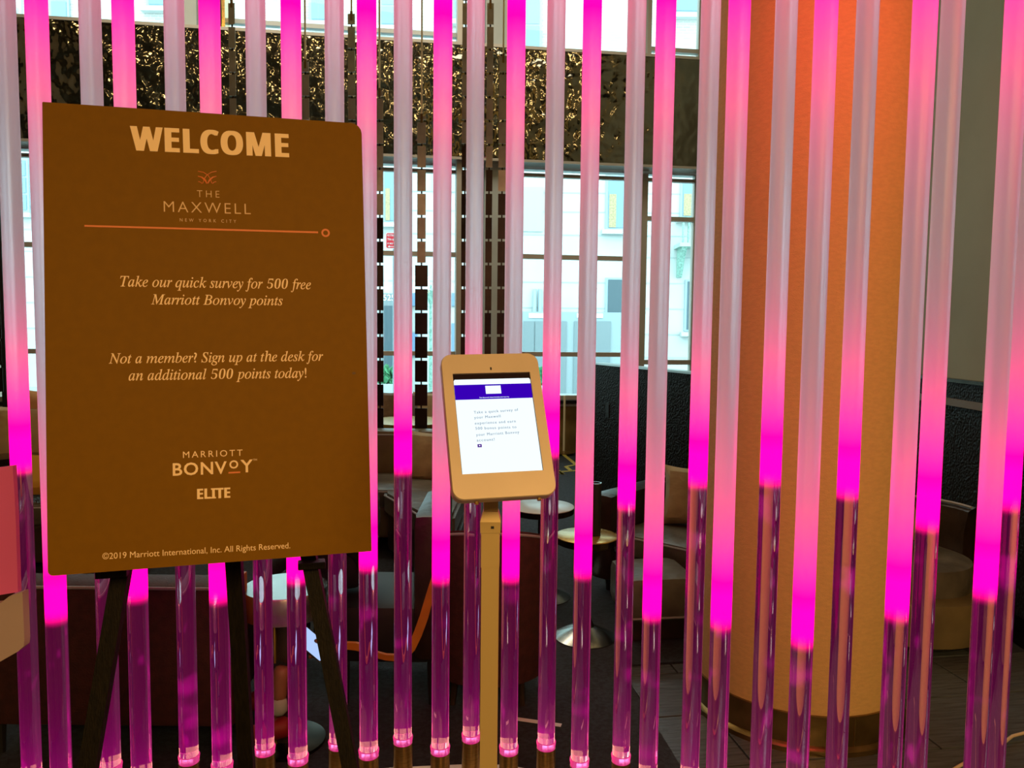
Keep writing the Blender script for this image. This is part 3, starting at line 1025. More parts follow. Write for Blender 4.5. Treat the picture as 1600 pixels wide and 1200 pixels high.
# brass stanchion near the far wall
p = onz(881, 708, 0.012)
t = thing('brass_stanchion', 'slim brass stanchion by the far bronze wall below the window', 'stanchion', (p.x, p.y, 0.012))
b = bmesh.new(); tube(b, [(0, 0, 0.02), (0, 0, 0.72)], 0.014, 8); obj('pole', b, M_['rope'], t)
b = bmesh.new(); lathe(b, [(0.13, 0), (0.13, 0.012), (0.02, 0.03)], 20); obj('foot', b, M_['brass'], t)

# ------------------------------------------------------------------ middle seating: sofa, rail, plate strands
zr = 6.1
rail_h = at(660, 678, zr).z
xl = at(330, 678, zr).x; xr = at(712, 678, zr).x
t = thing('rail_partition', 'low dark partition with a gold rail behind the brown sofa, carrying the plate strands', 'partition', (0, zr, 0.01))
obj('panel', box_bm(xl - .2, xr, -0.03, 0.03, 0, rail_h - 0.04), M_['leather'], t)
obj('rail', box_bm(xl - .2, xr, -0.035, 0.035, rail_h - 0.04, rail_h - 0.01, 0.006), M_['gold_top'], t)

ms_ = sofa('leather_sofa', 'brown leather sofa with a chaise and a sand pillow, between board and tablet', (-1.12, 5.58, 0.01), 0, 1.60, 0.80, 0.44, 0.76, 2, 'leather_tan', 'leather_seat', True, 0.56)
so_ = Vector((-1.12, 5.58))
plan = [(-0.86, 5.16), (-0.84, 5.05), (-0.494, 4.42), (-0.42, 4.40), (-0.33, 4.46), (-0.31, 5.16)]
b = bmesh.new(); prism(b, [(x - so_.x, y - so_.y) for x, y in plan], 0.30, 0.44)
bmesh.ops.bevel(b, geom=list(b.edges), offset=0.02, segments=2, affect='EDGES')
obj('chaise_cushion', b, M_['leather_seat'], ms_, True)
b = bmesh.new(); prism(b, [((x - so_.x) + .02, (y - so_.y) + .03) for x, y in plan], 0.06, 0.298)
obj('chaise_base', b, M_['leather'], ms_)
b = bmesh.new(); tube(b, [(-0.84 - so_.x, 5.05 - so_.y, 0.425), (-0.494 - so_.x, 4.42 - so_.y, 0.425), (-0.42 - so_.x, 4.398 - so_.y, 0.425)], 0.007, 6)
obj('chaise_piping', b, M_['piping'], ms_)
pp_ = at(676, 714, 5.62)
pillow('large sand-coloured pillow leaning on the brown sofa left of the tablet', face(Vector((pp_.x, 5.64, pp_.z - 0.01)), R(-14), R(18)), 0.42, 0.40, 0.17, M_['beige'], 5)

# far banquette at the window and its pillows, gold table
bq = thing('window_banquette', 'dark banquette running along the window behind the plate strands', 'bench', mtx=WM @ Matrix.Translation((-1.7, -0.75, 0.01)))
obj('seat', box_bm(-1.6, 1.25, -0.25, 0.25, 0.1, 0.45, 0.03), M_['mauve'], bq, True)
obj('backrest', box_bm(-1.6, 1.25, 0.25, 0.36, 0.1, 0.72, 0.03), M_['leather'], bq, True)
obj('plinth', box_bm(-1.5, 1.2, -0.2, 0.25, 0, 0.1), M_['black'], bq)
for k, (px, py, m, lab) in enumerate(((612, 642, 'brown_cloth', 'crumpled brown pillow on the window banquette, just right of the board'),
                                       (648, 643, 'mauve', 'mauve grey pillow on the window banquette behind the thick plate strand'),
                                       (674, 650, 'beige', 'sand pillow on the window banquette, rightmost of the row'))):
    p = at(px, py, 8.35)
    pillow(lab, face(Vector((p.x, p.y, 0.66)), R(8), R(12)), 0.40, 0.40, 0.16, M_[m], 11 + k)
p = at(640, 657, 7.3)
t = thing('pedestal_table', 'small gold-topped round table before the window banquette', 'table', (p.x, p.y, 0.01), 0, 'round pedestal tables in the lounge')
b = bmesh.new(); lathe(b, [(0.36, p.z - 0.05), (0.38, p.z - 0.04), (0.38, p.z - 0.01)], 40); obj('tabletop', b, M_['gold_top'], t, True)
b = bmesh.new(); lathe(b, [(0.2, 0), (0.2, 0.01), (0.03, 0.06)], 30); obj('foot', b, M_['steel'], t, True)
b = bmesh.new(); tube(b, [(0, 0, 0.04), (0, 0, p.z - 0.05)], 0.025, 12); obj('stem', b, M_['black'], t, True)

# strands of metal plates: (px, top y of plates, plate width px, depth, wire?, light until y, gaps)
ZS = 6.1
pxm = ZS / FPX


def strand(px, y_top, y_bot, wpx, lab, backlit_from=258, pitch=37.2, phase=0.0, zs=ZS, split=True, thick_from=None):
    base = at(px, 674, zs)
    t = thing('plate_strand', lab, 'hanging ornament', (base.x, zs, rail_h - 0.0), 0, 'strands of metal plates hanging over the rail')
    pm = zs / FPX

    def zz(py):
        return at(px, py, zs).z - rail_h
    if y_top > -60:
        b = bmesh.new(); tube(b, [(0, 0, zz(y_top) - 0.03), (0, 0, 6.6 - rail_h)], 0.0075, 6)
        obj('wire', b, M_['rope'], t)
        obj('clip', box_bm(-0.009, 0.009, -0.008, 0.008, zz(y_top) - 0.05, zz(y_top) + 0.02), M_['brass'], t)
    y = y_bot
    core = bmesh.new(); bx(core, 0, 0.003, (zz(y_top) + zz(y_bot)) / 2, 0.012, 0.004, zz(y_top) - zz(y_bot))
    obj('spine', core, M_['plate_backlit'], t)
    k = 0
    rnd = random.Random(int(px))
    while y - 4 > y_top:
        y0 = max(y_top, y - pitch + 4)
        m = M_['plate_backlit'] if (y + y0) / 2 > backlit_from else M_['plate']
        w = wpx * pm * (1.5 if thick_from and y0 > thick_from else 1.0)
        tilt = rnd.uniform(-0.10, 0.10)
        z0, z1 = zz(y), zz(y0)
        if rnd.random() < 0.25 and y - pitch > y_top:
            pass
        b = bmesh.new(); bx(b, 0, -0.004, (z0 + z1) / 2, w, 0.005, z1 - z0, Matrix.Rotation(tilt, 4, 'Z'))
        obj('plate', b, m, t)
        y -= pitch
        k += 1


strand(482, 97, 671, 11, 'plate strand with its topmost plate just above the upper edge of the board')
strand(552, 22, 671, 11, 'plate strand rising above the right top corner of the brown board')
strand(594, 142, 671, 11, 'brown plate strand close to the right edge of the board', backlit_from=330)
strand(658, 182, 671, 13, 'thick dark plate strand in the gap midway between board and tablet', backlit_from=410, thick_from=405)
strand(724, -300, 671, 10, 'plate strand against the slim window post, left of the grey pilaster', backlit_from=210)
strand(761, 4, 671, 10, 'plate strand on the left edge of the grey pilaster', backlit_from=262)
strand(781, 88, 671, 12, 'plate strand on the right edge of the grey pilaster', backlit_from=315)
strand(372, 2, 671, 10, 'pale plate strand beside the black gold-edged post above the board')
strand(2, 378, 612, 12, 'dark plate strand at the far left edge, beyond the first rod', backlit_from=0, pitch=41.5)

# ------------------------------------------------------------------ left seating
sofa('leather_sofa', 'black leather sofa at the far left beyond the first rod', (-3.15, 4.9, 0.01), R(14), 1.7, 0.85, 0.46, 0.74, 2)
pillow('peach pillow on the far left sofa', face(Vector((at(60, 628, 4.75).x, 4.95, 0.92)), R(10), R(10)), 0.42, 0.42, 0.14, M_['peach'], 21)
pillow('pale sand pillow lying on the far left sofa, at the photo edge', face(Vector((at(8, 660, 4.7).x, 4.85, 0.86)), R(20), R(15)), 0.38, 0.36, 0.14, M_['beige'], 22)
pillow('mustard pillow under the peach one on the far left sofa', face(Vector((at(56, 668, 4.6).x, 4.70, 0.62)), R(5), R(40)), 0.34, 0.30, 0.10, M_['yellow'], 23)

# dark maroon sofa back right behind the rods, below the board
yb = 2.62
a = at(58, 912, yb); b_ = at(362, 911, yb)
t = thing('maroon_sofa', 'dark maroon sofa seen from behind under the brown board', 'sofa', ((a.x + b_.x) / 2, yb, 0.01), 0)
w = b_.x - a.x
bh = a.z - 0.01
obj('backrest', box_bm(-w / 2 - .25, w / 2, -0.0, 0.14, 0.12, bh, 0.03), M_['maroon'], t, True)
b = bmesh.new(); tube(b, [(-w / 2 - .22, -0.002, bh - .012), (w / 2 - .03, -0.002, bh - .012)], 0.006, 6); obj('piping', b, M_['piping'], t)
obj('seat', box_bm(-w / 2 - .2, w / 2 - .05, 0.15, 0.62, 0.12, 0.42, 0.04), M_['maroon'], t, True)
for sx in (-w / 2 - .18, w / 2 - .08):
    for sy in (0.05, 0.55):
        b = bmesh.new(); tube(b, [(sx, sy, 0), (sx, sy, 0.13)], [0.014, 0.02], 8); obj('leg', b, M_['black'], t)
obj('orange_edge', box_bm(w / 2 + .001, w / 2 + .02, -0.01, 0.10, 0.42, bh + 0.02, 0.004), M_['orange'], t)


# barrel chair behind the kiosk pole
def barrel(label, cx, cy, rot, r, back_h, m, seat=True):
    t = thing('barrel_chair', label, 'armchair', (cx, cy, 0.01), rot)
    b = bmesh.new()
    n = 30
    inner, outer = [], []
    rows = []
    for i in range(n + 1):
        a = R(-25 + 230 * i / n)
        k = math.sin(max(0, min(PI, (a + 0.44) / (4.01) * PI))) ** 0.6
        h = 0.50 + (back_h - 0.50) * k
        c_, s_ = math.cos(a), math.sin(a)
        rows.append([bm_v for bm_v in (b.verts.new((r * .92 * c_, r * .92 * s_, 0.12)), b.verts.new((r * c_, r * s_, h * .6)), b.verts.new((r * 1.03 * c_, r * 1.03 * s_, h - .03)),
                     b.verts.new((r * .98 * c_, r * .98 * s_, h)), b.verts.new((r * .88 * c_, r * .88 * s_, h - .03)), b.verts.new((r * .82 * c_, r * .82 * s_, 0.12)))])
    for i in range(n):
        for q in range(6):
            b.faces.new((rows[i][q], rows[i + 1][q], rows[i + 1][(q + 1) % 6], rows[i][(q + 1) % 6]))
    b.faces.new(rows[0]); b.faces.new(list(reversed(rows[-1])))
    obj('shell', b, m, t, True)
    pts = []
    for i in range(n + 1):
        a = R(-25 + 230 * i / n)
        k = math.sin(max(0, min(PI, (a + 0.44) / (4.01) * PI))) ** 0.6
        h = 0.50 + (back_h - 0.50) * k
        pts.append((r * 1.02 * math.cos(a), r * 1.02 * math.sin(a), h - 0.012))
    b = bmesh.new(); tube(b, pts, 0.0055, 6); obj('piping', b, M_['piping'], t)
    b = bmesh.new(); lathe(b, [(r * .74, 0.14), (r * .80, 0.2), (r * .80, 0.40), (r * .72, 0.44), (0.01, 0.45)], 32); obj('seat', b, m, t, True)
    for q in range(4):
        a = R(45 + 90 * q)
        b = bmesh.new(); tube(b, [(r * .75 * math.cos(a), r * .75 * math.sin(a), 0), (r * .68 * math.cos(a), r * .68 * math.sin(a), 0.16)], [0.012, 0.018], 8); obj('leg', b, M_['leather'], t)
    return t


barrel('dark maroon barrel chair seen from behind the tablet stand', at(765, 800, 3.15).x, 3.20, R(180), 0.27, 0.76, M_['maroon'])

# side table of polished metal
p = at(446, 915, 2.76)
t = thing('drum_table', 'steel drum side table on a dark post below the board', 'table', (p.x, p.y, 0.01))
h1 = p.z - 0.01
h0 = at(446, 968, 2.70).z - 0.01
b = bmesh.new(); lathe(b, [(0.138, h0), (0.151, h0 + .006), (0.152, h1 - .004), (0.149, h1), (0.01, h1)], 40); obj('drum_top', b, M_['steel'], t, True)
b = bmesh.new(); tube(b, [(0, 0, 0.015), (0, 0, h0)], 0.05, 16); obj('post', b, M_['leather'], t, True)
obj('gold_strip', box_bm(-0.028, -0.022, -0.055, -0.045, 0.02, h0), M_['gold_top'], t)
b = bmesh.new(); lathe(b, [(0.14, 0), (0.14, 0.012), (0.05, 0.02)], 32); obj('foot', b, M_['bronze_dark'], t, True)

# small steel bowl behind the drum table
p = at(508, 872, 3.5)
t = thing('steel_pot', 'small steel pot just under the board, right of its easel leg', 'pot', (p.x, 3.55, at(508, 882, 3.5).z))
b = bmesh.new(); lathe(b, [(0.03, 0.004), (0.055, 0.01), (0.06, 0.05), (0.04, 0.09), (0.045, 0.1)], 24); obj('body', b, M_['steel'], t, True)
st_h = at(508, 882, 3.5).z - 0.01
ts = thing('side_stool', 'black round stool carrying the small steel pot', 'stool', (p.x, 3.55, 0.01))
b = bmesh.new(); lathe(b, [(0.12, st_h - .03), (0.125, st_h - .02), (0.125, st_h)], 24); obj('seat', b, M_['black'], ts, True)
for q in range(4):
    a = R(45 + 90 * q); b = bmesh.new(); tube(b, [(0.12 * math.cos(a), 0.12 * math.sin(a), 0), (0.08 * math.cos(a), 0.08 * math.sin(a), st_h - .03)], 0.01, 6); obj('leg', b, M_['black'], ts)

# black armchair with an orange leather band
YC = 2.80
t = thing('black_armchair', 'black armchair with a broad orange leather band, holding the seated person', 'armchair', (at(600, 1000, YC).x, YC + 0.50, 0.01), 0)
T0 = t.location
obj('seat', box_bm(-0.25, 0.17, -0.28, 0.20, 0.18, 0.42, 0.04), M_['black'], t, True)
obj('backrest', box_bm(0.08, 0.20, -0.30, 0.22, 0.20, 0.80, 0.04), M_['leather'], t, True)
for sx in (-.2, .15):
    for sy in (-.24, .16):
        b = bmesh.new(); tube(b, [(sx, sy, 0), (sx, sy, 0.19)], [0.012, 0.018], 8); obj('leg', b, M_['black'], t)
pts = [(693, 862), (684, 890), (672, 930), (662, 965), (653, 990), (643, 1012), (633, 1024), (618, 1028), (603, 1027), (588, 1023), (570, 1014), (556, 1010), (541, 1009)]
hw = [5.5, 6, 6.5, 7, 7, 6.5, 6, 5, 4.5, 4.5, 5.5, 6, 5.5]
b = bmesh.new()
rows = []
P3 = [at(x, y, YC) for x, y in pts]
for i, (q, w_) in enumerate(zip(P3, hw)):
    a_ = P3[max(0, i - 1)]; c_ = P3[min(len(P3) - 1, i + 1)]
    d_ = (c_ - a_).normalized(); n_ = Vector((-d_.z, 0, d_.x)) * (w_ * YC / FPX)
    rows.append([b.verts.new(q + n_ + Vector((0, -.004, 0)) - T0), b.verts.new(q - n_ + Vector((0, -.004, 0)) - T0), b.verts.new(q - n_ + Vector((0, .012, 0)) - T0), b.verts.new(q + n_ + Vector((0, .012, 0)) - T0)])
for i in range(len(rows) - 1):
    for q in range(4):
        b.faces.new((rows[i][q], rows[i][(q + 1) % 4], rows[i + 1][(q + 1) % 4], rows[i + 1][q]))
b.faces.new(rows[0]); b.faces.new(list(reversed(rows[-1])))
obj('orange_band', b, M_['orange'], t)


# ------------------------------------------------------------------ seated person
def skin(name, verts, edges, radii, m, parent, lv=2):
    me = bpy.data.meshes.new(name); me.from_pydata([tuple(v) for v in verts], edges, [])
    me.materials.append(m)
    o = bpy.data.objects.new(name, me); COL.objects.link(o)
    if parent is not None:
        o.parent = parent
    md = o.modifiers.new('Skin', 'SKIN'); md.use_smooth_shade = True
    sv = me.skin_vertices[0].data
    for i, r_ in enumerate(radii):
        sv[i].radius = (r_, r_)
    sv[0].use_root = True
    sb = o.modifiers.new('Sub', 'SUBSURF'); sb.levels = lv; sb.render_levels = lv
    return o


pel = Vector((at(570, 1000, 3.25).x, 3.26, 0.53))
per = thing('person', 'seated person in black clothes and red shoes holding a phone under the board', 'person', (pel.x, pel.y, 0.012))
O = Vector((pel.x, pel.y, 0.012))


def L(v):
    return Vector(v) - O


ph = at(489, 1006, 2.93)
chest = pel + Vector((-0.07, 0.03, 0.36)); neck = pel + Vector((-0.10, 0.01, 0.50)); head = pel + Vector((-0.15, -0.03, 0.62))
hipL = pel + Vector((-0.03, -0.08, 0)); hipR = pel + Vector((-0.03, 0.08, 0))
kneeL = pel + Vector((-0.27, -0.26, 0.01)); kneeR = pel + Vector((-0.36, -0.06, 0.02))
anL = Vector((at(436, 1118, 2.66).x, 2.66, 0.19)); anR = Vector((-0.99, 2.98, 0.135))
shL = chest + Vector((0.03, -0.17, 0.05)); shR = chest + Vector((0.0, 0.17, 0.05))
elL = pel + Vector((-0.10, -0.26, 0.14)); elR = pel + Vector((-0.14, 0.2, 0.12))
wrL = ph + Vector((0.075, 0.06, -0.045)); wrR = ph + Vector((0.05, 0.2, -0.05))
V = [pel, pel + Vector((-0.03, 0.0, 0.18)), chest, neck, hipL, kneeL, anL + Vector((0, 0, .05)), hipR, kneeR, anR + Vector((0, 0, .05)), shL, elL, wrL, shR, elR, wrR]
Ed = [(0, 1), (1, 2), (2, 3), (0, 4), (4, 5), (5, 6), (0, 7), (7, 8), (8, 9), (2, 10), (10, 11), (11, 12), (2, 13), (13, 14), (14, 15)]
Ra = [0.12, 0.115, 0.12, 0.05, 0.085, 0.058, 0.042, 0.085, 0.058, 0.042, 0.058, 0.042, 0.028, 0.058, 0.042, 0.028]
skin('body', [L(v) for v in V], Ed, Ra, M_['clothes'], per)
hd = [neck + Vector((0, 0, -.02)), neck + Vector((-.02, -.01, .06)), head + Vector((-.01, 0, -.02)), head + Vector((0, 0, .06)), head + Vector((-.085, -.01, -.015)), head + Vector((-0.03, 0, -.07))]
hob = skin('head', [L(v) for v in hd], [(0, 1), (1, 2), (2, 3), (2, 4), (2, 5)], [.045, .045, .078, .06, .018, .04], M_['skin'], per)
b = bmesh.new(); bmesh.ops.create_uvsphere(b, u_segments=18, v_segments=12, radius=1.0)
obj('hair', b, M_['hair'], per, True, mtx=Matrix.Translation(L(head + Vector((0.025, 0, .035)))) @ Matrix.Diagonal((.095, .09, .10, 1)))
for s in (-1, 1):
    b = bmesh.new(); bmesh.ops.create_uvsphere(b, u_segments=8, v_segments=6, radius=0.011)
    obj('eye', b, M_['black'], per, True, mtx=Matrix.Translation(L(head + Vector((-.078, s * .028, .012)))))
# hand under the phone with five fingers
hand_c = wrL + (ph - wrL) * 0.35
hv = [wrL, wrL + Vector((-.03, -.01, .005)), wrL + Vector((-.055, -.02, .01))]
skin('palm', [L(v) for v in hv], [(0, 1), (1, 2)], [.022, .03, .026], M_['skin'], per)
for k in range(4):
    s = hv[2] + Vector((0.0, 0.018 - k * .012, 0.012 - k * 0.009))
    skin('finger', [L(s), L(s + Vector((-.026, -.022, -.002))), L(s + Vector((-.038 + .003 * k, -.046, .006)))], [(0, 1), (1, 2)], [.009, .0085, .007], M_['skin'], per, 1)
s = hv[1] + Vector((0, 0, .02)); skin('thumb', [L(s), L(s + Vector((-.02, -.035, .02))), L(s + Vector((-.04, -.05, .035)))], [(0, 1), (1, 2)], [.011, .010, .008], M_['skin'], per, 1)
for an, nm in ((anL, 'l'), (anR, 'r')):
    skin('ankle', [L(an + Vector((.01, .02, .15))), L(an + Vector((0, 0.01, .08))), L(an + Vector((0, 0, .02)))], [(0, 1), (1, 2)], [.034, .030, .028], M_['skin'], per, 1)
    skin('sock', [L(an + Vector((0, 0, .045))), L(an + Vector((0, 0, -.03)))], [(0, 1)], [.033, .034], M_['sock'], per, 1)
    skin('shoe', [L(an + Vector((.04, .02, -.075))), L(an + Vector((-.04, -.01, -.08))), L(an + Vector((-.13, -.05, -.092)))], [(0, 1), (1, 2)], [.040, .040, .028], M_['sneaker'], per, 2)
phn = thing('phone', 'glowing phone held by the seated person beside the easel leg', 'phone', (0, 0, 0))
pm_ = Matrix.Translation(ph) @ Euler((R(-35), R(-38), R(48))).to_matrix().to_4x4()
phn.matrix_world = pm_
bmm = bmesh.new(); prism_xz(bmm, rrect(0.072, 0.145, 0.010), 0, 0.008); obj('case', bmm, M_['black'], phn)
bmm = bmesh.new(); prism_xz(bmm, rrect(0.064, 0.130, 0.006), -0.0008, 0.0); obj('display', bmm, M_['phone_scr'], phn)

# ------------------------------------------------------------------ plinth of the rod screen
def zc_(px):
    K = [(-200, 1.88), (0, 1.94), (200, 2.01), (400, 2.09), (600, 2.15), (780, 2.18), (1000, 2.06), (1200, 1.87), (1400, 1.73), (1600, 1.66), (1800, 1.60)]
    for (a, za), (b, zb_) in zip(K[:-1], K[1:]):
        if a <= px <= b:
            return za + (zb_ - za) * (px - a) / (b - a)


arc_f, arc_n = [], []
for px in range(-200, 1801, 50):
    Y = zc_(px)
    p = at(px, 516, Y)
    arc_f.append((p.x, p.y + 0.165)); arc_n.append((p.x, p.y - 0.13))
pl = thing('rod_plinth', 'curved black plinth with a white stone top that carries the lit rods', 'plinth', (0, 0, 0))
PH = 0.172
b = bmesh.new(); prism(b, arc_n + arc_f[::-1], 0.011, PH - 0.02); obj('plinth_body', b, M_['plinth'], pl)
b = bmesh.new(); prism(b, [(x, y - .01) for x, y in arc_n] + [(x, y + .01) for x, y in arc_f[::-1]], PH - 0.02, PH); obj('stone_top', b, M_['white_stone'], pl)
hb_ = thing('rod_ceiling_track', 'curved bronze ceiling track holding the tops of the rods', 'track', (0, 0, 0))
b = bmesh.new(); prism(b, arc_n + arc_f[::-1], 2.86, 2.92); obj('track', b, M_['bronze_dark'], hb_)

# ------------------------------------------------------------------ the lit rods
# top x, bottom x, width px at mid height, frost edge y, near row?, label
RODS = [
    (6.5, 50, 35, 733, 0, 'leftmost lit rod, clear below the middle, at the photo\'s left edge'),
    (55, 97, 37, 965, 1, 'rod at the left edge of the brown board, its magenta reaching below the board'),
    (139, 174, 35, 740, 0, 'rod rising behind the W side of the board, clear beside the left easel leg'),
    (189, 224, 35, 932, 1, 'pink-topped rod just right of the left easel leg'),
    (271, 296, 32, 745, 0, 'rod before the left grey pilaster, third clear rod under the board'),
    (328, 346, 33, 935, 1, 'magenta-topped rod left of the black gold-edged post'),
    (401, 412, 31, 740, 0, 'rod crossing the steel drum table, clear under the board'),
    (455, 465, 31, 905, 1, 'rod left of the right easel leg with a magenta stub under the board'),
    (524, 527, 29.5, 742, 0, 'rod crossed by the right easel leg'),
    (573, 576, 30, 885, 1, 'rod along the right edge of the board, magenta down to its corner'),
    (629, 630.5, 28.5, 735, 0, 'clear-bottomed rod midway between board and tablet'),
    (692, 688, 28.5, 905, 1, 'magenta rod just left of the tablet'),
    (743, 736.5, 27, 742, 0, 'rod hidden by the tablet, clear left of its pole'),
    (805.5, 796.5, 28, 903, 1, 'rod behind the tablet, magenta right of its pole'),
    (869, 853.5, 28, 708, 0, 'rod on the right edge of the tablet with cloudy magenta at its foot'),
    (926.5, 905, 28.5, 897, 1, 'magenta rod before the gold-topped table'),
    (994.5, 971, 28.5, 790, 0, 'clear-bottomed rod right of the gold-topped table'),
    (1043, 1011, 30.5, 962, 1, 'magenta rod in front of the pouf, left of the column'),
    (1111, 1078, 30.5, 755, 0, 'clear-bottomed rod at the left edge of the column'),
    (1157.5, 1118, 34, 975, 1, 'magenta rod over the column\'s left side'),
    (1230.5, 1187, 34.5, 752, 0, 'clear-bottomed rod, leftmost wholly before the column'),
    (1291.5, 1246, 36.5, 1003, 1, 'rod over the middle of the column, magenta lowest of all'),
    (1355.5, 1307.5, 35.5, 772, 0, 'clear-bottomed rod right of the column\'s middle'),
    (1447, 1389, 39.5, 960, 1, 'left rod of the touching pair at the column\'s right edge'),
    (1489, 1431, 38, 822, 0, 'right rod of the touching pair at the column\'s right edge'),
    (1591, 1523, 40, 928, 1, 'rod near the photo\'s right edge, magenta low'),
    (1622, 1553, 36, 790, 0, 'rightmost rod, tucked behind its neighbour at the photo\'s right edge'),
]
SOCK = 0.352
for k, (xt, xb_, wp, fy, near, lab) in enumerate(RODS):
    xm = (xt + xb_) / 2
    Y = zc_(xm) + (-0.03 if near else 0.03)
    p = at(xm, 600, Y)
    th = math.atan2(p.x, p.y)
    rad = wp * Y / FPX * math.cos(th) / 2
    zf = at(xt + (xb_ - xt) * fy / 1200, fy, Y).z
    t = thing('lit_rod', lab, 'light rod', (p.x, p.y, PH), 0, 'lit acrylic rods of the curved screen')
    b = bmesh.new(); lathe(b, [(rad, SOCK + .001 - PH), (rad, 2.86 - PH)], 40)
    o = obj('acrylic_rod', b, M_['rod'], t, True)
    o['frost_low'] = float(zf)
    o['frost_high'] = 2.46 if near else 2.72
    o['lamp_power'] = 1.0 if near else 0.3
    b = bmesh.new(); lathe(b, [(rad * 1.06, SOCK - 0.020 - PH), (rad * 1.08, SOCK - 0.014 - PH), (rad * 1.14, SOCK - .002 - PH), (rad * 1.12, SOCK - PH), (0.002, SOCK - PH)], 32)
    obj('collar', b, M_['collar'], t, True)
    b = bmesh.new(); lathe(b, [(rad * 1.10, 0.0), (rad * 1.10, SOCK - 0.0205 - PH)], 32); obj('socket', b, M_['brass'], t, True)

# ------------------------------------------------------------------ tablet kiosk
def rotm(y, t, s):
    return Matrix.Rotation(y, 4, 'Z') @ Matrix.Rotation(t, 4, 'X') @ Matrix.Rotation(s, 4, 'Y')


KM = Matrix.Translation(EYE + Vector((-0.0264, 1.408, -0.1696))) @ rotm(0.2121, -0.5112, -0.0232)
KI = KM.inverted()


def on_plane(MI, px, py, y=0.0):
    o_ = MI @ EYE; v = (MI.to_3x3() @ ray(px, py))
    k = (y - o_.y) / v.y
    q = o_ + v * k
    return q.x, q.z


pole_x = at(766, 900, 1.475).x
PY = 1.475
base = Vector((pole_x, PY, 0.0))
ki = thing('tablet_kiosk', 'champagne metal tablet stand showing a survey screen, on a slim square pole', 'kiosk', (base.x, base.y, 0))
KR = Matrix.Translation(-base) @ KM
X0, X1, Z0, Z1 = -0.0932, 0.0932, -0.1445, 0.1390
sx0, sx1, sz0, sz1 = -0.0745, 0.0745, -0.0990, 0.0990
en = bmesh.new()
# housing frame with opening: outer rounded rectangle ring
out_p = [(x, z - 0.0028) for x, z in rrect(X1 - X0, Z1 - Z0, 0.020, 8)]
inn_p = [(x, z) for x, z in rrect(sx1 - sx0, sz1 - sz0, 0.0008, 8)]
fo = [en.verts.new((x, 0.0, z)) for x, z in out_p]
fi = [en.verts.new((x, 0.0, z)) for x, z in inn_p]
fi2 = [en.verts.new((x, 0.005, z)) for x, z in inn_p]
fe_ = [en.verts.new((x * 1.012, 0.003, z * 1.01)) for x, z in out_p]
bo = [en.verts.new((x * 1.012, 0.022, z * 1.01)) for x, z in out_p]
n = len(fo)
for i in range(n):
    j = (i + 1) % n
    en.faces.new((fo[i], fo[j], fi[j], fi[i]))
    en.faces.new((fi[i], fi[j], fi2[j], fi2[i]))
    en.faces.new((fo[i], fe_[i], fe_[j], fo[j]))
    en.faces.new((fe_[i], bo[i], bo[j], fe_[j]))
en.faces.new(bo); en.faces.new(fi2)
hs = obj('housing', en, M_['kiosk'], ki, mtx=KR)
obj('tablet_glass', box_bm(sx0 + .0003, sx1 - .0003, 0.003, 0.0048, sz0 + .0003, sz1 - .0003), M_['screen_black'], ki, mtx=KR)
scr_top = on_plane(KI, 760, 592.5, 0.003)[1]
bmm = bmesh.new(); prism_xz(bmm, [(sx0 + .001, sz0 + .001), (sx1 - .001, sz0 + .001), (sx1 - .001, scr_top - .003), (sx1 - .003, scr_top), (sx0 + .003, scr_top), (sx0 + .001, scr_top - .003)], 0.0022, 0.003)
dsp = obj('display', bmm, M_['screen'], ki, mtx=KR)
zb1 = on_plane(KI, 710, 602, 0.002)[1]; zb0 = on_plane(KI, 713, 625, 0.002)[1]
obj('header_bar', box_bm(sx0 + .001, sx1 - .001, 0.0016, 0.0022, zb0, zb1), M_['screen_bar'], dsp)
l0 = on_plane(KI, 758, 602, 0.001); l1 = on_plane(KI, 783.5, 614.5, 0.001)
obj('logo_box', box_bm(l0[0], l1[0], 0.0012, 0.0016, l1[1], l0[1] - .001), M_['screen'], dsp)
zz0 = on_plane(KI, 749, 622, 0.001); zz1 = on_plane(KI, 795.5, 620.5, 0.001)
text_mesh('header_text', [(heavy('The Maxwell Hotel Satisfaction Survey'), 0, 0)], zz0, zz1, 0.0018, M_['screen'], dsp, y=0.001)
for s, a, b_2 in (('Take a quick survey of', (740.5, 646.5), (810, 642)), ('your Maxwell', (741, 654.5), (782.5, 652)), ('experience and earn', (742, 663.5), (806, 660)),
                 ('500 bonus points to', (743, 671.5), (807, 669)), ('your Marriott Bonvoy', (744, 681.5), (811.5, 677)), ('account!', (745, 690), (773, 688.5))):
    q0 = on_plane(KI, *a, 0.001); q1 = on_plane(KI, *b_2, 0.001)
    text_mesh('survey_line', [(s, 0, 0.0)], q0, q1, 0.0054, M_['screen_txt'], dsp, y=0.001, spacing=1.2, fat=0.022)
q0 = on_plane(KI, 746, 694, 0.001); q1 = on_plane(KI, 753, 698.5, 0.001)
obj('button', box_bm(q0[0], q1[0], 0.0012, 0.0018, q1[1], q0[1]), M_['screen_btn'], dsp)
obj('button_mark', box_bm(q0[0] * .65 + q1[0] * .35, q0[0] * .35 + q1[0] * .65, 0.0006, 0.0012, q1[1] * .65 + q0[1] * .35, q1[1] * .35 + q0[1] * .65), M_['screen'], dsp)
q0 = on_plane(KI, 767, 576, 0)
bmm = bmesh.new(); prism_xz(bmm, [(q0[0] + x, q0[1] + z) for x, z in rrect(0.0028, 0.006, 0.0013)], -0.0006, 0.001); obj('camera_slot', bmm, M_['black'], ki, mtx=KR)
for sx in (-.052, .062):
    bmm = bmesh.new(); tube(bmm, [(sx, 0.010, Z0 - .003), (sx, 0.010, Z0 - .0075)], 0.004, 10); obj('housing_screw', bmm, M_['gold'], ki, mtx=KR)
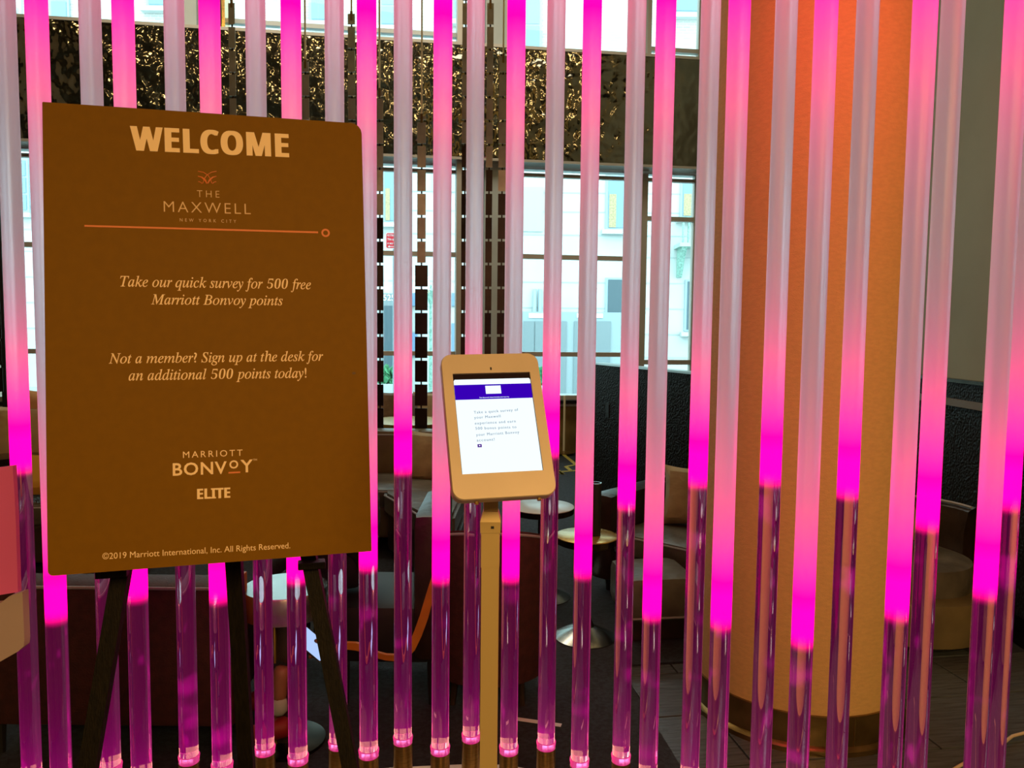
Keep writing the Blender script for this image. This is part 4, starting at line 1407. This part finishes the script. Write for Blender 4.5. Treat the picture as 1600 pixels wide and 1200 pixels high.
# neck, sleeve, pole, foot (local to the pole)
zn = at(766, 797, PY).z; zsl = at(766, 803, PY).z; zs2 = at(766, 812, PY).z; zs3 = at(766, 829, PY).z
pw_ = 0.0165
prz = Matrix.Rotation(R(4), 4, 'Z')
bmm = bmesh.new(); bx(bmm, 0, 0, (zn + EYE.z - .22) / 2 - 0.01, 0.028, 0.020, EYE.z - .20 - zn, prz); obj('neck', bmm, M_['kiosk_pole'], ki)
bmm = bmesh.new()
vs_t = [bmm.verts.new((x * .0148, y * .0148, zn)) for x, y in ((-1, -1), (1, -1), (1, 1), (-1, 1))]
vs_m = [bmm.verts.new((x * .0198, y * .0198, zs2)) for x, y in ((-1, -1), (1, -1), (1, 1), (-1, 1))]
vs_b = [bmm.verts.new((x * .0192, y * .0192, zs3)) for x, y in ((-1, -1), (1, -1), (1, 1), (-1, 1))]
for A, B in ((vs_t, vs_m), (vs_m, vs_b)):
    for i in range(4):
        bmm.faces.new((A[i], A[(i + 1) % 4], B[(i + 1) % 4], B[i]))
bmm.faces.new(vs_t); bmm.faces.new(vs_b)
obj('sleeve', bmm, M_['kiosk_pole'], ki)
bmm = bmesh.new(); zq = at(766, 820, PY).z
bx(bmm, 0.004, -0.0198, zq, 0.006, 0.002, 0.005); obj('key_slot', bmm, M_['black'], ki)
zj = at(766, 882, PY).z
bmm = bmesh.new(); bx(bmm, 0, 0, (zs3 + zj) / 2, 0.0355, 0.0355, zs3 - zj + .002); obj('upper_pole', bmm, M_['kiosk_pole'], ki)
bmm = bmesh.new(); bx(bmm, 0, 0, (zj + 0.02) / 2, 0.034, 0.034, zj - 0.02); obj('lower_pole', bmm, M_['kiosk_pole'], ki)
bmm = bmesh.new(); lathe(bmm, [(0.19, 0.0), (0.19, 0.012), (0.18, 0.02), (0.02, 0.022)], 40); obj('foot', bmm, M_['kiosk'], ki)

# ------------------------------------------------------------------ welcome board on its easel
BM_ = Matrix.Translation(EYE + Vector((-0.6051, 1.5625, -0.0213))) @ rotm(0.2695, -0.1074, -0.0116)
BI = BM_.inverted()
board = thing('welcome_board', 'large brown welcome board with cream lettering, standing on a black easel', 'sign', mtx=BM_)
bw, bh_ = 0.6096, 0.9144
pts = []
for cx, cy, a, r_ in ((bw / 2, bh_ / 2, 0, 0.022), (-bw / 2, bh_ / 2, 90, 0.002), (-bw / 2, -bh_ / 2, 180, 0.010), (bw / 2, -bh_ / 2, 270, 0.002)):
    ox = cx - math.copysign(r_, cx); oy = cy - math.copysign(r_, cy)
    for q in range(5):
        tt = R(a + 90 * q / 4)
        pts.append((ox + r_ * math.cos(tt), oy + r_ * math.sin(tt)))
bmm = bmesh.new(); prism_xz(bmm, pts, 0.0, 0.006); obj('panel', bmm, M_['sign'], board)


def bp(px, py):
    return on_plane(BI, px, py, 0.0)


def capm(px, py0, py1):
    a = bp(px, py0); b = bp(px, py1)
    return abs(a[1] - b[1])


def btext(name, runs, a, b, cap, m, **kw):
    return text_mesh(name, runs, bp(*a), bp(*b), cap, m, board, y=-0.0006, **kw)


btext('headline', [(heavy('WELCOME'), 0, 0.0)], (204, 235), (452, 246), capm(320, 199.5, 239.5) * 0.93, M_['ink'], ref=0.714, spacing=1.06, fat=0.035)
btext('hotel_name', [('THE', 0, -0.012)], (308, 308), (343, 309), capm(325, 297.5, 308.5), M_['ink_thin'], ref=0.70, spacing=1.5)
btext('hotel_name', [('MAXWELL', 0, -0.010)], (256, 331), (392, 335), capm(325, 316, 333), M_['ink_thin'], ref=0.70, spacing=1.25)
btext('hotel_name', [('NEW YORK CITY', 0, 0)], (281, 346), (369, 348.5), capm(325, 342.5, 347.5), M_['ink_thin'], ref=0.70, spacing=1.9)
GAP = 0.30
btext('message_line', [(ital('Take our quick survey for'), 0, 0.006), (serif_digits('500'), 0.18, -0.012), (ital('free'), 0, 0.006)], (188, 447.5), (486, 452), capm(337, 434.5, 449.5), M_['ink'], ref=0.66, gap=GAP)
btext('message_line', [(ital('Marriott Bonvoy points'), 0, 0.006)], (236, 475.5), (442, 477), capm(337, 461.5, 476), M_['ink'], ref=0.66)
btext('message_line', [(ital('Not a member? Sign up at the desk for'), 0, 0.006)], (170, 568), (505, 563.5), capm(337, 551.5, 566), M_['ink'], ref=0.66)
btext('message_line', [(ital('an additional'), 0, 0.006), (serif_digits('500'), 0.18, -0.012), (ital('points today!'), 0, 0.006)], (201, 594.5), (479, 590), capm(337, 577.5, 592.5), M_['ink'], ref=0.66, gap=GAP)
btext('club_name', [('MARRIOTT', 0, 0.0)], (286, 715.5), (379, 712), capm(332, 704, 714), M_['ink'], ref=0.70, spacing=1.35)
btext('club_name', [('BONV', 0, 0.018)], (270, 743), (354.5, 739.5), capm(312, 722, 741), M_['ink'], ref=0.70, spacing=1.1)
btext('club_name', [('O', 0, 0.025)], (358.5, 732), (372.5, 731.2), capm(365, 719.5, 731.7), M_['ink'], ref=0.70)
btext('club_name', [('Y', 0, 0.018)], (376, 738), (395.5, 737), capm(386, 718, 737.3), M_['ink'], ref=0.70)
btext('trade_mark', [('TM', 0, 0)], (395.5, 720), (401.5, 719.8), capm(398, 717, 720), M_['ink'], ref=0.70)
btext('tier_name', [(heavy('ELITE'), 0, 0.0)], (308, 780), (360, 777.5), capm(333, 762.5, 778.5), M_['ink'], ref=0.714, fat=0.03)
btext('small_print', [('\u00a92019 Marriott International, Inc. All Rights Reserved.', 0, 0.0)], (160, 874), (453.5, 856.5), capm(300, 855.5, 865.3), M_['ink'], ref=0.72)


def bquad(name, P, m):
    bmm = bmesh.new(); prism_xz(bmm, [bp(*q) for q in P], -0.0008, -0.0001)
    return obj(name, bmm, m, board)


bquad('accent_line', [(132, 351.6), (497, 361.8), (497, 364.6), (132, 354.4)], M_['ink_orange'])
bquad('accent_line', [(357, 737.5), (375.5, 736.6), (375.5, 739.0), (357, 739.9)], M_['ink_orange'])
cx_, cz_ = bp(508.7, 364)
bmm = bmesh.new()
rr_ = [bmm.verts.new((cx_ + r_ * math.cos(2 * PI * i / 24), -0.0008, cz_ + r_ * math.sin(2 * PI * i / 24))) for r_ in (0.0088, 0.0050) for i in range(24)]
for i in range(24):
    bmm.faces.new((rr_[i], rr_[(i + 1) % 24], rr_[24 + (i + 1) % 24], rr_[24 + i]))
obj('accent_ring', bmm, M_['ink_orange'], board)
# emblem of crossing arcs
bmm = bmesh.new()


def arc(pts_px, wd=0.0009):
    P = [bp(*q) for q in pts_px]
    tube(bmm, [(x, -0.0007, z) for x, z in P], wd, 5)


for s in (-1, 1):
    c0 = 324
    arc([(c0 + s * 14.5, 267.8), (c0 + s * 6, 269.5), (c0 - s * 1, 274), (c0 - s * 5, 280), (c0 - s * 7, 286.5)])
    arc([(c0 + s * 14.5, 275.5), (c0 + s * 8, 277), (c0 + s * 3, 281), (c0 + s * 0.5, 286.5)])
    arc([(c0 + s * 14, 284), (c0 + s * 11, 284.5), (c0 + s * 8, 287)])
    arc([(c0 - s * 14.5, 275.5), (c0 - s * 9, 277.5), (c0 - s * 4, 282), (c0 - s * 1, 287)])
obj('emblem', bmm, M_['ink_orange'], board)
# small scuffs on the print
bmm = bmesh.new(); cx_, cz_ = bp(553, 583); prism_xz(bmm, [(cx_ + .004 * math.cos(a), cz_ + .003 * math.sin(a)) for a in [2 * PI * i / 10 for i in range(10)]], -0.0005, -0.0001)
obj('scuff_mark', bmm, mat('dark_scuff', (0.10, 0.045, 0.002), 0.6), board)

# easel
ea = thing('easel', 'black wooden easel whose splayed legs stand under the brown board', 'easel', (-0.55, 1.62, 0))
EO = Vector((-0.55, 1.62, 0))


def leg(a_px, a_py, b_px, b_py, Ya, Yb, wd, dp, nm='leg', zmax=None):
    A = at(a_px, a_py, Ya); B = at(b_px, b_py, Yb)
    d = (A - B).normalized()
    # extend to the floor and up behind the board
    bot = B + d * ((0 - B.z) / d.z)
    top = A + d * 0.9
    x = Vector((1, 0, 0)); x = (x - d * x.dot(d)).normalized(); y = d.cross(x)
    bmm = bmesh.new()
    ln = (top - bot).length
    vs = bx(bmm, 0, 0, 0, wd, dp, ln)
    mid = (top + bot) / 2 - EO
    Mx = Matrix(((x.x, y.x, d.x, mid.x), (x.y, y.y, d.y, mid.y), (x.z, y.z, d.z, mid.z), (0, 0, 0, 1)))
    bmesh.ops.transform(bmm, matrix=Mx, verts=list(bmm.verts))
    return obj(nm, bmm, M_['easel'], ea), bot, top


_, b1, t1_ = leg(190, 895, 138, 1200, 1.60, 1.52, 0.036, 0.018)
_, b2, t2_ = leg(484, 875, 548, 1200, 1.72, 1.64, 0.034, 0.018)
_, b3, t3_ = leg(366, 880, 386, 1200, 1.74, 1.80, 0.036, 0.018, 'rear_leg')
pL = at(150, 905, 1.595); pR = at(520, 892, 1.735)
bmm = bmesh.new(); mm = (pL + pR) / 2 - EO; dv = (pR - pL)
obj('ledge', box_bm(-dv.length / 2 + .09, dv.length / 2 - .09, -0.005, 0.012, -0.004, 0.010), M_['easel'], ea, mtx=Matrix.Translation(mm + Vector((0, 0, 0.045))) @ Matrix.Rotation(math.atan2(dv.y, dv.x), 4, 'Z') @ Matrix.Rotation(R(0), 4, 'Y'))
for px, py, Y_ in ((175, 897, 1.57), (487, 884, 1.70)):
    p = at(px, py, Y_) - EO
    obj('rest_peg', box_bm(-0.030, 0.030, -0.012, 0.02, -0.006, 0.010, 0.003), M_['easel'], ea, mtx=Matrix.Translation(p) @ Matrix.Rotation(0.27, 4, 'Z'))

# ------------------------------------------------------------------ pale stand at the left edge
A0 = at(-40, 733, 1.55)
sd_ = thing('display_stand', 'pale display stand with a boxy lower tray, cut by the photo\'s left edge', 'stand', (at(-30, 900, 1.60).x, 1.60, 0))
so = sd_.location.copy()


def quadbox(name, P, Y0, th_, m):
    bmm = bmesh.new()
    q = [at(x, y, Y0) - so for x, y in P]
    a = [bmm.verts.new(v) for v in q]; b2_ = [bmm.verts.new(v + Vector((0, th_, 0))) for v in q]
    n_ = len(q)
    for i in range(n_):
        bmm.faces.new((a[i], a[(i + 1) % n_], b2_[(i + 1) % n_], b2_[i]))
    bmm.faces.new(a); bmm.faces.new(list(reversed(b2_)))
    return obj(name, bmm, m, sd_)


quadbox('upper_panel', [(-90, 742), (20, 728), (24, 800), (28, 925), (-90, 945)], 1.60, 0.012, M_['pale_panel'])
quadbox('lower_tray', [(-90, 955), (0, 943), (14, 932), (35, 925), (38, 1000), (37, 1010), (28, 1018), (0, 1034), (-90, 1070)], 1.56, 0.02, M_['tan_panel'])
bmm = bmesh.new(); q = at(-60, 1000, 1.62) - so
tube(bmm, [(q.x, 0.06, 0.0), (q.x, 0.06, at(-60, 800, 1.6).z)], 0.02, 10); obj('post', bmm, M_['kiosk_pole'], sd_)
bmm = bmesh.new(); lathe(bmm, [(0.16, 0), (0.16, 0.012), (0.02, 0.02)], 30, cx=q.x, cy=0.06); obj('foot', bmm, M_['kiosk_pole'], sd_)

# ------------------------------------------------------------------ cable and a paper strip on the floor
pts = [onz(1470, 1215, 0.012), onz(1497, 1198, 0.012), onz(1530, 1180, 0.02), onz(1565, 1163, 0.02), onz(1582, 1150, 0.02), onz(1605, 1144, 0.02), onz(1660, 1150, 0.012)]
bmm = bmesh.new(); tube(bmm, pts, 0.006, 8); cab = obj('floor_cable', bmm, M_['cable']); tag(cab, 'cream cable curling over the dark floor at the bottom right', 'cable')
a = onz(808, 1123, 0.014); b2_ = onz(877, 1133, 0.014)
bmm = bmesh.new(); d = (b2_ - a).normalized(); n_ = Vector((-d.y, d.x, 0)) * 0.012
prism(bmm, [((a - n_).x, (a - n_).y), ((b2_ - n_).x, (b2_ - n_).y), ((b2_ + n_).x, (b2_ + n_).y), ((a + n_).x, (a + n_).y)], 0.0125, 0.014)
pp = obj('paper_strip', bmm, M_['white']); tag(pp, 'thin pale strip lying on the carpet behind the foot of the tablet stand', 'paper')
